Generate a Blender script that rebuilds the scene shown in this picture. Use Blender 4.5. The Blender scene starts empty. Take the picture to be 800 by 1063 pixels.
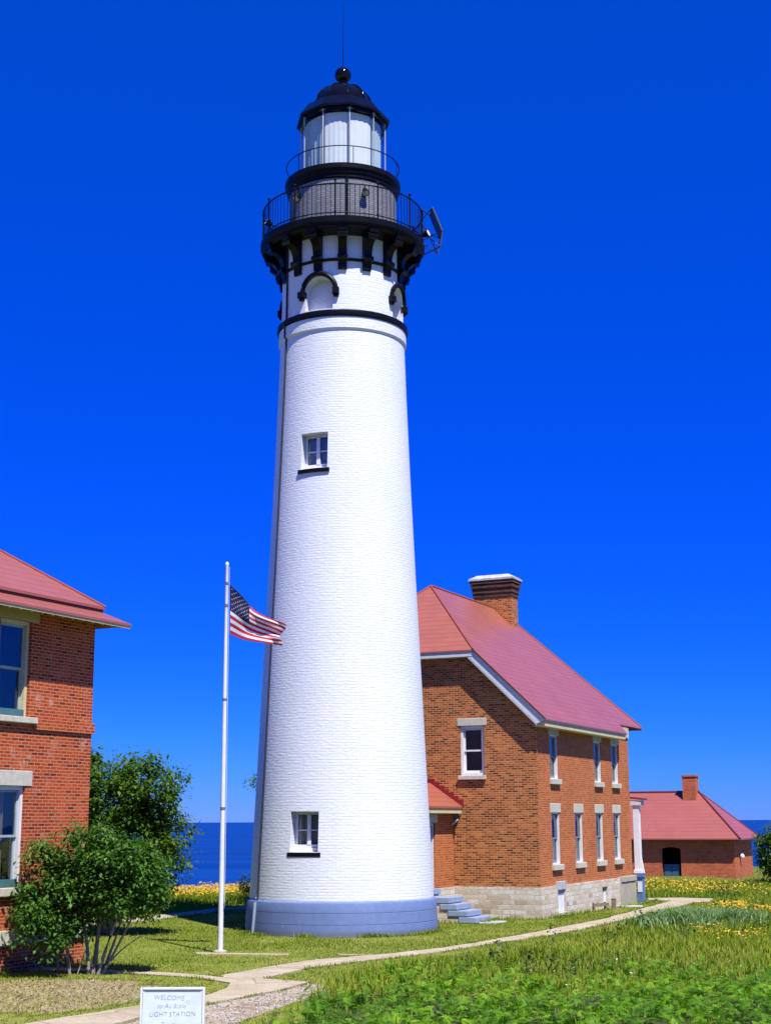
import bpy, bmesh, math, random
import numpy as np
from mathutils import Vector, Matrix

scene = bpy.context.scene
COL = scene.collection
PI = math.pi
random.seed(7)
RNG = np.random.default_rng(11)

# ------------------------------------------------------------------ camera
F_PX, TH, RO, EYE = 1530.0, math.radians(11.863), math.radians(0.27), 3.0
f = Vector((0, math.cos(TH), math.sin(TH)))
u0 = Vector((0, -math.sin(TH), math.cos(TH)))
r0 = Vector((1, 0, 0))
rr = r0 * math.cos(RO) - u0 * math.sin(RO)
uu = u0 * math.cos(RO) + r0 * math.sin(RO)
cam_d = bpy.data.cameras.new('camera')
cam = bpy.data.objects.new('camera', cam_d)
COL.objects.link(cam)
cam_d.sensor_fit = 'HORIZONTAL'
cam_d.sensor_width = 36.0
cam_d.lens = 36.0 * F_PX / 800.0
cam_d.clip_start = 0.1
cam_d.clip_end = 60000
cam.matrix_world = Matrix(((rr.x, uu.x, -f.x, 0), (rr.y, uu.y, -f.y, 0), (rr.z, uu.z, -f.z, EYE), (0, 0, 0, 1)))
scene.camera = cam

# ------------------------------------------------------------------ sky and sun
SUN_EL = math.radians(60)
SUN_AZ = math.radians(152)                      # clockwise from +Y
sv = Vector((math.sin(SUN_AZ) * math.cos(SUN_EL), math.cos(SUN_AZ) * math.cos(SUN_EL), math.sin(SUN_EL)))
world = bpy.data.worlds.new('World')
scene.world = world
world.use_nodes = True
wn = world.node_tree
for n in list(wn.nodes):
    wn.nodes.remove(n)
wo = wn.nodes.new('ShaderNodeOutputWorld')
bg = wn.nodes.new('ShaderNodeBackground')
sky = wn.nodes.new('ShaderNodeTexSky')
sky.sky_type = 'NISHITA'
sky.sun_disc = False
sky.sun_elevation = SUN_EL
sky.sun_rotation = SUN_AZ
sky.altitude = 200
sky.air_density = 1.0
sky.dust_density = 0.0
sky.ozone_density = 6.0
# the deep saturated blue of this clear day: each channel of the sky graded by its own power curve
sep = wn.nodes.new('ShaderNodeSeparateColor')
cmb = wn.nodes.new('ShaderNodeCombineColor')
wn.links.new(sky.outputs[0], sep.inputs[0])
for i, (gain, power, base) in enumerate(((0.0021, 3.0, 0.0), (0.017, 2.30, 0.45), (1.85, 0.77, 0.0))):
    pw = wn.nodes.new('ShaderNodeMath')
    pw.operation = 'POWER'
    mn = wn.nodes.new('ShaderNodeMath')
    mn.operation = 'MINIMUM'
    mn.inputs[1].default_value = 8.5
    wn.links.new(sep.outputs[i], mn.inputs[0])
    wn.links.new(mn.outputs[0], pw.inputs[0])
    pw.inputs[1].default_value = power
    ml = wn.nodes.new('ShaderNodeMath')
    ml.operation = 'MULTIPLY_ADD'
    wn.links.new(pw.outputs[0], ml.inputs[0])
    ml.inputs[1].default_value = gain
    ml.inputs[2].default_value = base
    wn.links.new(ml.outputs[0], cmb.inputs[i])
wn.links.new(cmb.outputs[0], bg.inputs['Color'])
bg.inputs['Strength'].default_value = 0.10
wn.links.new(bg.outputs[0], wo.inputs['Surface'])

sun_d = bpy.data.lights.new('sun', 'SUN')
sun = bpy.data.objects.new('sun', sun_d)
COL.objects.link(sun)
sun_d.energy = 5.0
sun_d.angle = math.radians(0.53)
sun_d.color = (1.0, 0.965, 0.90)
sun.rotation_euler = (-sv).to_track_quat('-Z', 'Y').to_euler()
sun.location = (30, -40, 60)

vs = scene.view_settings
vs.view_transform = 'Standard'
vs.look = 'None'
vs.exposure = 0.5
vs.gamma = 1.0
vs.use_curve_mapping = False
scene.cycles.max_bounces = 6
scene.cycles.diffuse_bounces = 1
scene.cycles.transparent_max_bounces = 12
scene.cycles.caustics_reflective = False
scene.cycles.caustics_refractive = False

# ------------------------------------------------------------------ helpers
def nodes_of(name):
    m = bpy.data.materials.new(name)
    m.use_nodes = True
    nt = m.node_tree
    b = nt.nodes['Principled BSDF']
    return m, nt, b

def nd(nt, t, **kw):
    n = nt.nodes.new(t)
    for k, v in kw.items():
        if k in n.inputs:
            n.inputs[k].default_value = v
        else:
            setattr(n, k, v)
    return n

def ramp(nt, stops, src):
    r = nt.nodes.new('ShaderNodeValToRGB')
    e = r.color_ramp.elements
    while len(e) > 1:
        e.remove(e[-1])
    e[0].position, e[0].color = stops[0][0], (*stops[0][1], 1)
    for p, c in stops[1:]:
        k = e.new(p)
        k.color = (*c, 1)
    nt.links.new(src, r.inputs[0])
    return r

def mixc(nt, a, b, fac, mode='MIX'):
    m = nt.nodes.new('ShaderNodeMix')
    m.data_type = 'RGBA'
    m.blend_type = mode
    for s, v in ((m.inputs[0], fac), (m.inputs[6], a), (m.inputs[7], b)):
        if hasattr(v, 'is_output'):
            nt.links.new(v, s)
        elif isinstance(v, (int, float)):
            s.default_value = v
        else:
            s.default_value = (*v, 1)
    return m.outputs[2]

def coords(nt, kind='Object', scale=(1, 1, 1)):
    tc = nt.nodes.new('ShaderNodeTexCoord')
    mp = nt.nodes.new('ShaderNodeMapping')
    mp.inputs['Scale'].default_value = scale
    nt.links.new(tc.outputs[kind], mp.inputs[0])
    return mp.outputs[0]

def noise(nt, vec, scale, detail=4, rough=0.55):
    n = nt.nodes.new('ShaderNodeTexNoise')
    n.inputs['Scale'].default_value = scale
    n.inputs['Detail'].default_value = detail
    n.inputs['Roughness'].default_value = rough
    nt.links.new(vec, n.inputs['Vector'])
    return n.outputs['Fac']

def bump(nt, b, height, strength=0.3, dist=0.02, prev=None):
    n = nt.nodes.new('ShaderNodeBump')
    n.inputs['Strength'].default_value = strength
    n.inputs['Distance'].default_value = dist
    nt.links.new(height, n.inputs['Height'])
    if prev is not None:
        nt.links.new(prev, n.inputs['Normal'])
    nt.links.new(n.outputs[0], b.inputs['Normal'])
    return n.outputs[0]

def math_n(nt, op, a, b=None):
    n = nt.nodes.new('ShaderNodeMath')
    n.operation = op
    for s, v in ((n.inputs[0], a), (n.inputs[1], b)):
        if v is None:
            continue
        if hasattr(v, 'is_output'):
            nt.links.new(v, s)
        else:
            s.default_value = v
    return n.outputs[0]

def mat_plain(name, col, rough=0.6, var=0.12, nscale=6.0, spec=0.5, metal=0.0, bstr=0.05):
    m, nt, b = nodes_of(name)
    v = coords(nt)
    n = noise(nt, v, nscale)
    lo = tuple(max(0, c * (1 - var)) for c in col)
    hi = tuple(min(1, c * (1 + var)) for c in col)
    r = ramp(nt, [(0.3, lo), (0.7, hi)], n)
    nt.links.new(r.outputs[0], b.inputs['Base Color'])
    b.inputs['Roughness'].default_value = rough
    b.inputs['Specular IOR Level'].default_value = spec
    b.inputs['Metallic'].default_value = metal
    if bstr:
        n2 = noise(nt, v, nscale * 8, 3)
        bump(nt, b, n2, bstr, 0.01)
    return m

def brick_node(nt, vec, bw, rh, mortar, smooth=0.1, off=0.5, c1=(0, 0, 0), c2=(1, 1, 1), cm=(0.5, 0.5, 0.5)):
    t = nt.nodes.new('ShaderNodeTexBrick')
    t.offset = off
    t.inputs['Scale'].default_value = 1.0
    t.inputs['Brick Width'].default_value = bw
    t.inputs['Row Height'].default_value = rh
    t.inputs['Mortar Size'].default_value = mortar
    t.inputs['Mortar Smooth'].default_value = smooth
    t.inputs['Color1'].default_value = (*c1, 1)
    t.inputs['Color2'].default_value = (*c2, 1)
    t.inputs['Mortar'].default_value = (*cm, 1)
    nt.links.new(vec, t.inputs['Vector'])
    return t

def mat_brick(name, stops, mortar, msize=0.011, patch=None, seed=0.0):
    m, nt, b = nodes_of(name)
    v = coords(nt, 'UV')
    add = nt.nodes.new('ShaderNodeVectorMath')
    add.operation = 'ADD'
    add.inputs[1].default_value = (seed, seed * 2.13, 0)
    nt.links.new(v, add.inputs[0])
    # wobble of the courses
    nz = nt.nodes.new('ShaderNodeTexNoise')
    nz.inputs['Scale'].default_value = 3.0
    nt.links.new(add.outputs[0], nz.inputs['Vector'])
    wob = nt.nodes.new('ShaderNodeVectorMath')
    wob.operation = 'MULTIPLY_ADD'
    wob.inputs[1].default_value = (0.012, 0.012, 0)
    nt.links.new(nz.outputs['Color'], wob.inputs[0])
    nt.links.new(add.outputs[0], wob.inputs[2])
    vec = wob.outputs[0]
    t = brick_node(nt, vec, 0.215, 0.0705, msize)
    col = ramp(nt, stops, t.outputs['Color']).outputs[0]
    n1 = noise(nt, add.outputs[0], 22, 3)
    r1 = ramp(nt, [(0.25, (0.72, 0.70, 0.68)), (0.75, (1.18, 1.15, 1.12))], n1)
    col = mixc(nt, col, r1.outputs[0], 1.0, 'MULTIPLY')
    n2 = noise(nt, add.outputs[0], 0.8, 5, 0.65)
    r2 = ramp(nt, [(0.28, (0.66, 0.63, 0.62)), (0.5, (0.98, 0.98, 0.98)), (0.72, (1.16, 1.14, 1.12))], n2)
    col = mixc(nt, col, r2.outputs[0], 1.0, 'MULTIPLY')
    mcol = mixc(nt, mortar, tuple(c * 0.72 for c in mortar), noise(nt, add.outputs[0], 5, 4))
    col = mixc(nt, col, mcol, t.outputs['Fac'])
    if patch:                                           # pale lime bloom on the bricks, irregular
        n3 = noise(nt, add.outputs[0], 1.7, 6, 0.75)
        pm = ramp(nt, [(0.57, (0, 0, 0)), (0.68, (0.65, 0.65, 0.65))], n3)
        col = mixc(nt, col, patch, pm.outputs[0])
    nt.links.new(col, b.inputs['Base Color'])
    b.inputs['Roughness'].default_value = 0.82
    b.inputs['Specular IOR Level'].default_value = 0.25
    inv = math_n(nt, 'SUBTRACT', 1.0, t.outputs['Fac'])
    hgt = math_n(nt, 'MULTIPLY_ADD', n1, 0.35)
    nt.links.new(inv, hgt.node.inputs[2])
    bump(nt, b, hgt, 0.55, 0.012)
    return m

def mat_roof(name, base, rough=0.33):
    m, nt, b = nodes_of(name)
    v = coords(nt, 'UV')
    t = brick_node(nt, v, 0.36, 0.27, 0.012, 0.6)
    c = ramp(nt, [(0.0, tuple(x * 0.96 for x in base)), (1.0, tuple(min(1, x * 1.04) for x in base))], t.outputs['Color']).outputs[0]
    n2 = noise(nt, v, 0.7, 5, 0.6)
    r2 = ramp(nt, [(0.3, (0.92, 0.92, 0.93)), (0.7, (1.05, 1.04, 1.04))], n2)
    c = mixc(nt, c, r2.outputs[0], 1.0, 'MULTIPLY')
    # each shingle course darker along its lapped lower edge
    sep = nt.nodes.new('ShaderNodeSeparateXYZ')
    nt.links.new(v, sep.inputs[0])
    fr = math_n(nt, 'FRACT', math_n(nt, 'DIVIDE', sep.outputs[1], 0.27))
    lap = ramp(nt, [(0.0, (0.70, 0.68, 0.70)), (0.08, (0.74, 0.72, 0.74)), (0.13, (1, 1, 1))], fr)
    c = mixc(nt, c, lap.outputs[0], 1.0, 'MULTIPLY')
    nt.links.new(c, b.inputs['Base Color'])
    b.inputs['Roughness'].default_value = rough
    b.inputs['Specular IOR Level'].default_value = 0.42
    hh = math_n(nt, 'SUBTRACT', 1.0, fr)
    bump(nt, b, hh, 0.12, 0.02)
    return m

def mat_stone(name, stops, mortar, bw=0.55, rh=0.21, msz=0.014):
    m, nt, b = nodes_of(name)
    v = coords(nt, 'UV')
    nz = nt.nodes.new('ShaderNodeTexNoise')
    nz.inputs['Scale'].default_value = 2.2
    nt.links.new(v, nz.inputs['Vector'])
    wob = nt.nodes.new('ShaderNodeVectorMath')
    wob.operation = 'MULTIPLY_ADD'
    wob.inputs[1].default_value = (0.09, 0.05, 0)
    nt.links.new(nz.outputs['Color'], wob.inputs[0])
    nt.links.new(v, wob.inputs[2])
    t = brick_node(nt, wob.outputs[0], bw, rh, msz, 0.3, 0.37)
    col = ramp(nt, stops, t.outputs['Color']).outputs[0]
    n1 = noise(nt, v, 9, 6, 0.7)
    r1 = ramp(nt, [(0.25, (0.72, 0.71, 0.70)), (0.75, (1.15, 1.15, 1.15))], n1)
    col = mixc(nt, col, r1.outputs[0], 1.0, 'MULTIPLY')
    col = mixc(nt, col, mortar, t.outputs['Fac'])
    nt.links.new(col, b.inputs['Base Color'])
    b.inputs['Roughness'].default_value = 0.9
    b.inputs['Specular IOR Level'].default_value = 0.2
    inv = math_n(nt, 'SUBTRACT', 1.0, t.outputs['Fac'])
    hgt = math_n(nt, 'MULTIPLY_ADD', n1, 0.8)
    nt.links.new(inv, hgt.node.inputs[2])
    bump(nt, b, hgt, 0.6, 0.025)
    return m

def mat_tower():
    m, nt, b = nodes_of('white_painted_brick')
    v = coords(nt, 'UV')
    nz = nt.nodes.new('ShaderNodeTexNoise')
    nz.inputs['Scale'].default_value = 3.5
    nz.inputs['Detail'].default_value = 5
    nt.links.new(v, nz.inputs['Vector'])
    wob = nt.nodes.new('ShaderNodeVectorMath')
    wob.operation = 'MULTIPLY_ADD'
    wob.inputs[1].default_value = (0.06, 0.035, 0)
    nt.links.new(nz.outputs['Color'], wob.inputs[0])
    nt.links.new(v, wob.inputs[2])
    t = brick_node(nt, wob.outputs[0], 0.23, 0.076, 0.009, 0.6)
    n1 = noise(nt, coords(nt, 'UV', (0.45, 1.2, 1)), 11, 5, 0.65)
    n2 = noise(nt, v, 0.5, 5, 0.6)
    c = ramp(nt, [(0.3, (0.725, 0.75, 0.78)), (0.7, (0.785, 0.805, 0.83))], n2).outputs[0]
    # faint grey weathering that runs down the paint in streaks
    vs_ = coords(nt, 'UV', (2.2, 0.12, 1))
    st = ramp(nt, [(0.55, (1, 1, 1)), (0.8, (0.88, 0.88, 0.89))], noise(nt, vs_, 3.0, 6, 0.7)).outputs[0]
    c = mixc(nt, c, st, 1.0, 'MULTIPLY')
    nt.links.new(c, b.inputs['Base Color'])
    b.inputs['Roughness'].default_value = 0.55
    b.inputs['Specular IOR Level'].default_value = 0.35
    inv = math_n(nt, 'SUBTRACT', 1.0, t.outputs['Fac'])
    per = math_n(nt, 'MULTIPLY_ADD', t.outputs['Color'], 0.7)
    nt.links.new(inv, per.node.inputs[2])
    hgt = math_n(nt, 'MULTIPLY_ADD', n1, 2.2)
    nt.links.new(per, hgt.node.inputs[2])
    bump(nt, b, hgt, 0.42, 0.016)
    return m

def mat_glass(name, tint=(0.75, 0.85, 0.9), refl=0.05):
    m, nt, b = nodes_of(name)
    nt.nodes.remove(b)
    out = nt.nodes['Material Output']
    tr = nd(nt, 'ShaderNodeBsdfTransparent')
    tr.inputs[0].default_value = (*tint, 1)
    gl = nd(nt, 'ShaderNodeBsdfGlossy')
    gl.inputs['Roughness'].default_value = 0.02
    gl.inputs['Color'].default_value = (0.95, 0.97, 1, 1)
    lw = nd(nt, 'ShaderNodeLayerWeight')
    lw.inputs['Blend'].default_value = 0.5
    p5 = math_n(nt, 'POWER', lw.outputs['Facing'], 5.0)
    fr = math_n(nt, 'MULTIPLY_ADD', p5, 0.94).node
    fr.inputs[2].default_value = 0.045
    v = coords(nt)
    nn = noise(nt, v, 1.5, 2)
    bp = nt.nodes.new('ShaderNodeBump')
    bp.inputs['Strength'].default_value = 0.06
    bp.inputs['Distance'].default_value = 0.05
    nt.links.new(nn, bp.inputs['Height'])
    nt.links.new(bp.outputs[0], gl.inputs['Normal'])
    fac = math_n(nt, 'ADD', fr.outputs[0], refl)
    mx = nd(nt, 'ShaderNodeMixShader')
    nt.links.new(fac, mx.inputs[0])
    nt.links.new(tr.outputs[0], mx.inputs[1])
    nt.links.new(gl.outputs[0], mx.inputs[2])
    nt.links.new(mx.outputs[0], out.inputs[0])
    return m

def mat_leaf(name, stops, trans=0.35, rough=0.45, pscale=0.6, pamt=0.25, spec=0.3):
    """leaf colour from a random value stored per leaf, plus patches over the ground"""
    m, nt, b = nodes_of(name)
    a = nt.nodes.new('ShaderNodeAttribute')
    a.attribute_name = 'tint'
    v = coords(nt)
    n = noise(nt, v, pscale, 4)
    s = math_n(nt, 'MULTIPLY_ADD', math_n(nt, 'SUBTRACT', n, 0.5), pamt * 4)
    nt.links.new(a.outputs['Fac'], s.node.inputs[2])
    c = ramp(nt, stops, s).outputs[0]
    nt.links.new(c, b.inputs['Base Color'])
    b.inputs['Roughness'].default_value = rough
    b.inputs['Specular IOR Level'].default_value = spec
    out = nt.nodes['Material Output']
    tl = nd(nt, 'ShaderNodeBsdfTranslucent')
    c2 = mixc(nt, c, (1.0, 1.25, 0.45), 1.0, 'MULTIPLY')
    nt.links.new(c2, tl.inputs[0])
    mx = nd(nt, 'ShaderNodeMixShader')
    mx.inputs[0].default_value = trans
    nt.links.new(b.outputs[0], mx.inputs[1])
    nt.links.new(tl.outputs[0], mx.inputs[2])
    nt.links.new(mx.outputs[0], out.inputs[0])
    return m

class MB:
    """collects polygons with metric UVs, then links them as one mesh object"""
    def __init__(self):
        self.v, self.f, self.uv = [], [], []

    def face(self, pts, uv=None):
        i = len(self.v)
        pts = [Vector(p) for p in pts]
        self.v += pts
        self.f.append(list(range(i, i + len(pts))))
        if uv is None:
            n = Vector((0, 0, 0))
            for k in range(len(pts)):
                a, b2 = pts[k], pts[(k + 1) % len(pts)]
                n += Vector(((a.y - b2.y) * (a.z + b2.z), (a.z - b2.z) * (a.x + b2.x), (a.x - b2.x) * (a.y + b2.y)))
            n = n.normalized() if n.length > 1e-12 else Vector((0, 0, 1))
            if abs(n.z) > 0.97:
                uv = [(p.x, p.y) for p in pts]
            else:
                t = Vector((0, 0, 1)).cross(n).normalized()
                b2 = n.cross(t)
                uv = [(p.dot(t), p.dot(b2)) for p in pts]
        self.uv += uv

    def box(self, x0, x1, y0, y1, z0, z1):
        c = [(x0, y0, z0), (x1, y0, z0), (x1, y1, z0), (x0, y1, z0), (x0, y0, z1), (x1, y0, z1), (x1, y1, z1), (x0, y1, z1)]
        for q in ((0, 3, 2, 1), (4, 5, 6, 7), (0, 1, 5, 4), (1, 2, 6, 5), (2, 3, 7, 6), (3, 0, 4, 7)):
            self.face([c[k] for k in q])
        return self

    def slab(self, poly, down=0.1, vec=None):
        """polygon (counter-clockwise from outside) given thickness along vec"""
        d = Vector(vec) if vec is not None else Vector((0, 0, -down))
        top = [Vector(p) for p in poly]
        bot = [p + d for p in top]
        self.face(top)
        self.face(bot[::-1])
        n = len(top)
        for k in range(n):
            self.face([top[k], bot[k], bot[(k + 1) % n], top[(k + 1) % n]])
        return self

    def tube(self, path, rad, seg=8, cap=True):
        path = [Vector(p) for p in path]
        rads = rad if isinstance(rad, (list, tuple)) else [rad] * len(path)
        rings = []
        up = Vector((0, 0, 1))
        for k, p in enumerate(path):
            a = path[max(0, k - 1)]
            b2 = path[min(len(path) - 1, k + 1)]
            d = (b2 - a).normalized()
            ref = up if abs(d.z) < 0.95 else Vector((1, 0, 0))
            s = d.cross(ref).normalized()
            t = s.cross(d)
            rings.append([p + (s * math.cos(2 * PI * j / seg) + t * math.sin(2 * PI * j / seg)) * rads[k] for j in range(seg)])
        for k in range(len(rings) - 1):
            for j in range(seg):
                j2 = (j + 1) % seg
                self.face([rings[k][j2], rings[k][j], rings[k + 1][j], rings[k + 1][j2]])
        if cap:
            self.face(rings[0])
            self.face(rings[-1][::-1])
        return self

    def lathe(self, prof, seg=96, a0=0.0, a1=2 * PI, rot=0.0, shell=True):
        acc = [0.0]
        for k in range(1, len(prof)):
            acc.append(acc[-1] + math.hypot(prof[k][0] - prof[k - 1][0], prof[k][1] - prof[k - 1][1]))
        rm = max(p[0] for p in prof)
        for k in range(len(prof) - 1):
            (ra, za), (rb, zb) = prof[k], prof[k + 1]
            for j in range(seg):
                A = a0 + (a1 - a0) * j / seg + rot
                B = a0 + (a1 - a0) * (j + 1) / seg + rot
                p = [(ra * math.cos(A), ra * math.sin(A), za), (ra * math.cos(B), ra * math.sin(B), za),
                     (rb * math.cos(B), rb * math.sin(B), zb), (rb * math.cos(A), rb * math.sin(A), zb)]
                uv = [(A * rm, acc[k]), (B * rm, acc[k]), (B * rm, acc[k + 1]), (A * rm, acc[k + 1])]
                if ra < 1e-6:
                    p, uv = [p[0], p[2], p[3]], [uv[0], uv[2], uv[3]]
                elif rb < 1e-6:
                    p, uv = p[:3], uv[:3]
                self.face(p, uv)
        return self

    def mesh(self, name, mat=None, smooth=None, merge=True):
        me = bpy.data.meshes.new(name)
        me.from_pydata([tuple(p) for p in self.v], [], self.f)
        ul = me.uv_layers.new(name='UVMap')
        ul.data.foreach_set('uv', np.array(self.uv, dtype=np.float32).ravel())
        if merge:
            bm = bmesh.new()
            bm.from_mesh(me)
            bmesh.ops.remove_doubles(bm, verts=bm.verts, dist=1e-5)
            bm.to_mesh(me)
            bm.free()
        if mat:
            me.materials.append(mat)
        if smooth is not None:
            me.polygons.foreach_set('use_smooth', [True] * len(me.polygons))
            me.set_sharp_from_angle(angle=math.radians(smooth))
        me.update()
        return me

    def build(self, name, mat, parent=None, smooth=None, merge=True):
        o = bpy.data.objects.new(name, self.mesh(name, mat, smooth, merge))
        COL.objects.link(o)
        if parent is not None:
            o.parent = parent
        return o

def bevel(o, w=0.01, seg=2):
    m = o.modifiers.new('edge', 'BEVEL')
    m.width = w
    m.segments = seg
    m.limit_method = 'ANGLE'
    return o

def thing(name, label, cat, loc=(0, 0, 0), rz=0.0, group=None):
    o = bpy.data.objects.new(name, None)
    o.empty_display_size = 0.3
    COL.objects.link(o)
    o.location = loc
    o.rotation_euler = (0, 0, rz)
    return tag(o, label, cat, group)

def tag(o, label=None, cat=None, group=None, kind=None):
    if label: o['label'] = label
    if cat: o['category'] = cat
    if group: o['group'] = group
    if kind: o['kind'] = kind
    return o

def boolean_cut(target, cutters, smooth=30):
    """cut the given MBs out of the target and keep the result as plain mesh"""
    tmp = []
    for c in cutters:
        me = c.mesh('cutter')
        o = bpy.data.objects.new('cutter', me)
        COL.objects.link(o)
        o.parent = target.parent
        tmp.append(o)
        md = target.modifiers.new('cut', 'BOOLEAN')
        md.operation = 'DIFFERENCE'
        md.solver = 'EXACT'
        md.object = o
    bpy.context.view_layer.update()
    dg = bpy.context.evaluated_depsgraph_get()
    me = bpy.data.meshes.new_from_object(target.evaluated_get(dg), depsgraph=dg)
    target.modifiers.clear()
    target.data = me
    for o in tmp:
        bpy.data.objects.remove(o)
    me.polygons.foreach_set('use_smooth', [True] * len(me.polygons))
    me.set_sharp_from_angle(angle=math.radians(smooth))

def pnpoly(px, py, poly):
    poly = np.asarray(poly, float)
    inside = np.zeros(len(px), bool)
    x0, y0 = poly[:, 0], poly[:, 1]
    x1, y1 = np.roll(x0, 1), np.roll(y0, 1)
    for a, b2, c, d in zip(x0, y0, x1, y1):
        cond = ((b2 > py) != (d > py)) & (px < (c - a) * (py - b2) / (d - b2 + 1e-12) + a)
        inside ^= cond
    return inside

def vnoise(x, y, s, seed=0):
    """smooth value noise 0..1"""
    x = np.asarray(x) / s + seed * 17.3
    y = np.asarray(y) / s + seed * 9.7
    xi, yi = np.floor(x).astype(int), np.floor(y).astype(int)
    fx, fy = x - xi, y - yi
    fx, fy = fx * fx * (3 - 2 * fx), fy * fy * (3 - 2 * fy)
    def hsh(a, b2):
        h = np.sin(a * 127.1 + b2 * 311.7 + seed * 74.7) * 43758.5453
        return h - np.floor(h)
    return (hsh(xi, yi) * (1 - fx) + hsh(xi + 1, yi) * fx) * (1 - fy) + (hsh(xi, yi + 1) * (1 - fx) + hsh(xi + 1, yi + 1) * fx) * fy

def np_mesh(name, verts, faces, tint, mat, parent=None, smooth=False):
    """verts (V,3), faces (F,k) of one size, tint per vertex"""
    me = bpy.data.meshes.new(name)
    V, Fc = len(verts), len(faces)
    k = faces.shape[1]
    me.vertices.add(V)
    me.vertices.foreach_set('co', np.ascontiguousarray(verts, dtype=np.float32).ravel())
    me.loops.add(Fc * k)
    me.loops.foreach_set('vertex_index', np.ascontiguousarray(faces, dtype=np.int32).ravel())
    me.polygons.add(Fc)
    me.polygons.foreach_set('loop_start', np.arange(0, Fc * k, k, dtype=np.int32))
    me.polygons.foreach_set('loop_total', np.full(Fc, k, dtype=np.int32))
    at = me.attributes.new('tint', 'FLOAT', 'POINT')
    at.data.foreach_set('value', np.ascontiguousarray(tint, dtype=np.float32))
    me.materials.append(mat)
    me.update(calc_edges=True)
    me.validate()
    if smooth:
        me.polygons.foreach_set('use_smooth', [True] * len(me.polygons))
    o = bpy.data.objects.new(name, me)
    COL.objects.link(o)
    if parent is not None:
        o.parent = parent
    return o

def scatter(tv, tf, pos, az, tilt, taz, scl, tint):
    """copies of a template: spin az, then tilt towards azimuth taz; returns verts, faces, tint"""
    N = len(pos)
    tv = np.asarray(tv, float)
    ca, sa = np.cos(az), np.sin(az)
    x = tv[None, :, 0] * ca[:, None] - tv[None, :, 1] * sa[:, None]
    y = tv[None, :, 0] * sa[:, None] + tv[None, :, 1] * ca[:, None]
    z = np.repeat(tv[None, :, 2], N, 0)
    ct, st = np.cos(tilt)[:, None], np.sin(tilt)[:, None]
    dx, dy = np.cos(taz)[:, None], np.sin(taz)[:, None]
    al = x * dx + y * dy
    ac = -x * dy + y * dx
    al2 = al * ct + z * st
    z2 = -al * st + z * ct
    x2 = al2 * dx - ac * dy
    y2 = al2 * dy + ac * dx
    s = np.asarray(scl)[:, None]
    P = np.stack([x2 * s + pos[:, 0:1], y2 * s + pos[:, 1:2], z2 * s + pos[:, 2:3]], -1).reshape(-1, 3)
    nv = len(tv)
    Fc = (np.asarray(tf)[None] + (np.arange(N) * nv)[:, None, None]).reshape(-1, np.asarray(tf).shape[1])
    return P, Fc, np.repeat(tint, nv)

# ------------------------------------------------------------------ materials
M = {}
M['tower'] = mat_tower()
M['niche'] = mat_plain('white_paint_smooth', (0.78, 0.775, 0.74), 0.6, 0.05, 3)
def mat_base():
    m, nt, b = nodes_of('grey_blue_masonry_paint')
    v = coords(nt)
    n1 = noise(nt, v, 1.1, 6, 0.65)
    n2 = noise(nt, v, 7, 5, 0.7)
    c = ramp(nt, [(0.3, (0.135, 0.195, 0.375)), (0.55, (0.155, 0.218, 0.41)), (0.75, (0.18, 0.24, 0.43))], n1).outputs[0]
    c = mixc(nt, c, ramp(nt, [(0.32, (0.90, 0.90, 0.91)), (0.6, (1.03, 1.03, 1.03))], n2).outputs[0], 1.0, 'MULTIPLY')
    # mud splash and moss stain of uneven height along the foot
    sp = nt.nodes.new('ShaderNodeSeparateXYZ')
    nt.links.new(v, sp.inputs[0])
    hh = math_n(nt, 'SUBTRACT', sp.outputs[2], math_n(nt, 'MULTIPLY', n2, 0.16))
    c = mixc(nt, (0.13, 0.13, 0.10), c, ramp(nt, [(0.0, (0.35, 0.35, 0.35)), (0.10, (1, 1, 1))], hh).outputs[0])
    # chips that show pale stone
    ch = ramp(nt, [(0.70, (0, 0, 0)), (0.73, (0.6, 0.6, 0.6))], noise(nt, v, 5.0, 3, 0.5)).outputs[0]
    c = mixc(nt, c, (0.26, 0.31, 0.42), ch)
    nt.links.new(c, b.inputs['Base Color'])
    b.inputs['Roughness'].default_value = 0.7
    b.inputs['Specular IOR Level'].default_value = 0.25
    bump(nt, b, noise(nt, v, 5, 6, 0.65), 0.25, 0.02)
    return m
M['greyblue'] = mat_base()
M['stepblue'] = mat_plain('grey_blue_step_paint', (0.27, 0.33, 0.46), 0.55, 0.12, 3, bstr=0.1)
M['black'] = mat_plain('black_paint', (0.007, 0.007, 0.008), 0.35, 0.3, 4, 0.14, bstr=0)
M['blackgloss'] = mat_plain('black_gloss_paint', (0.005, 0.005, 0.006), 0.12, 0.3, 4, 0.30, bstr=0)
M['greywatch'] = mat_brick('dark_grey_painted_brick', [(0, (0.21, 0.225, 0.26)), (1, (0.27, 0.285, 0.325))], (0.14, 0.15, 0.18), 0.012)
M['white'] = mat_plain('white_paint', (0.78, 0.78, 0.77), 0.45, 0.06, 5)
M['offwhite'] = mat_plain('off_white_paint', (0.62, 0.63, 0.63), 0.5, 0.08, 5)
M['cream'] = mat_plain('cream_paint_and_grass_bounce', (0.60, 0.53, 0.30), 0.55, 0.12, 4)
M['shadecream'] = mat_plain('cream_paint_in_shade', (0.40, 0.33, 0.16), 0.6, 0.12, 4)  # lintel below the eave: cream with the eave's shade painted in
M['greenpaint'] = mat_plain('green_sash_paint', (0.06, 0.16, 0.17), 0.5, 0.12, 4)
M['tealtrim'] = mat_plain('grey_teal_sash_paint', (0.33, 0.42, 0.42), 0.5, 0.12, 4)
M['curtain'] = mat_plain('white_curtain_cloth', (0.74, 0.76, 0.74), 0.9, 0.05, 2, 0.1)
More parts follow.
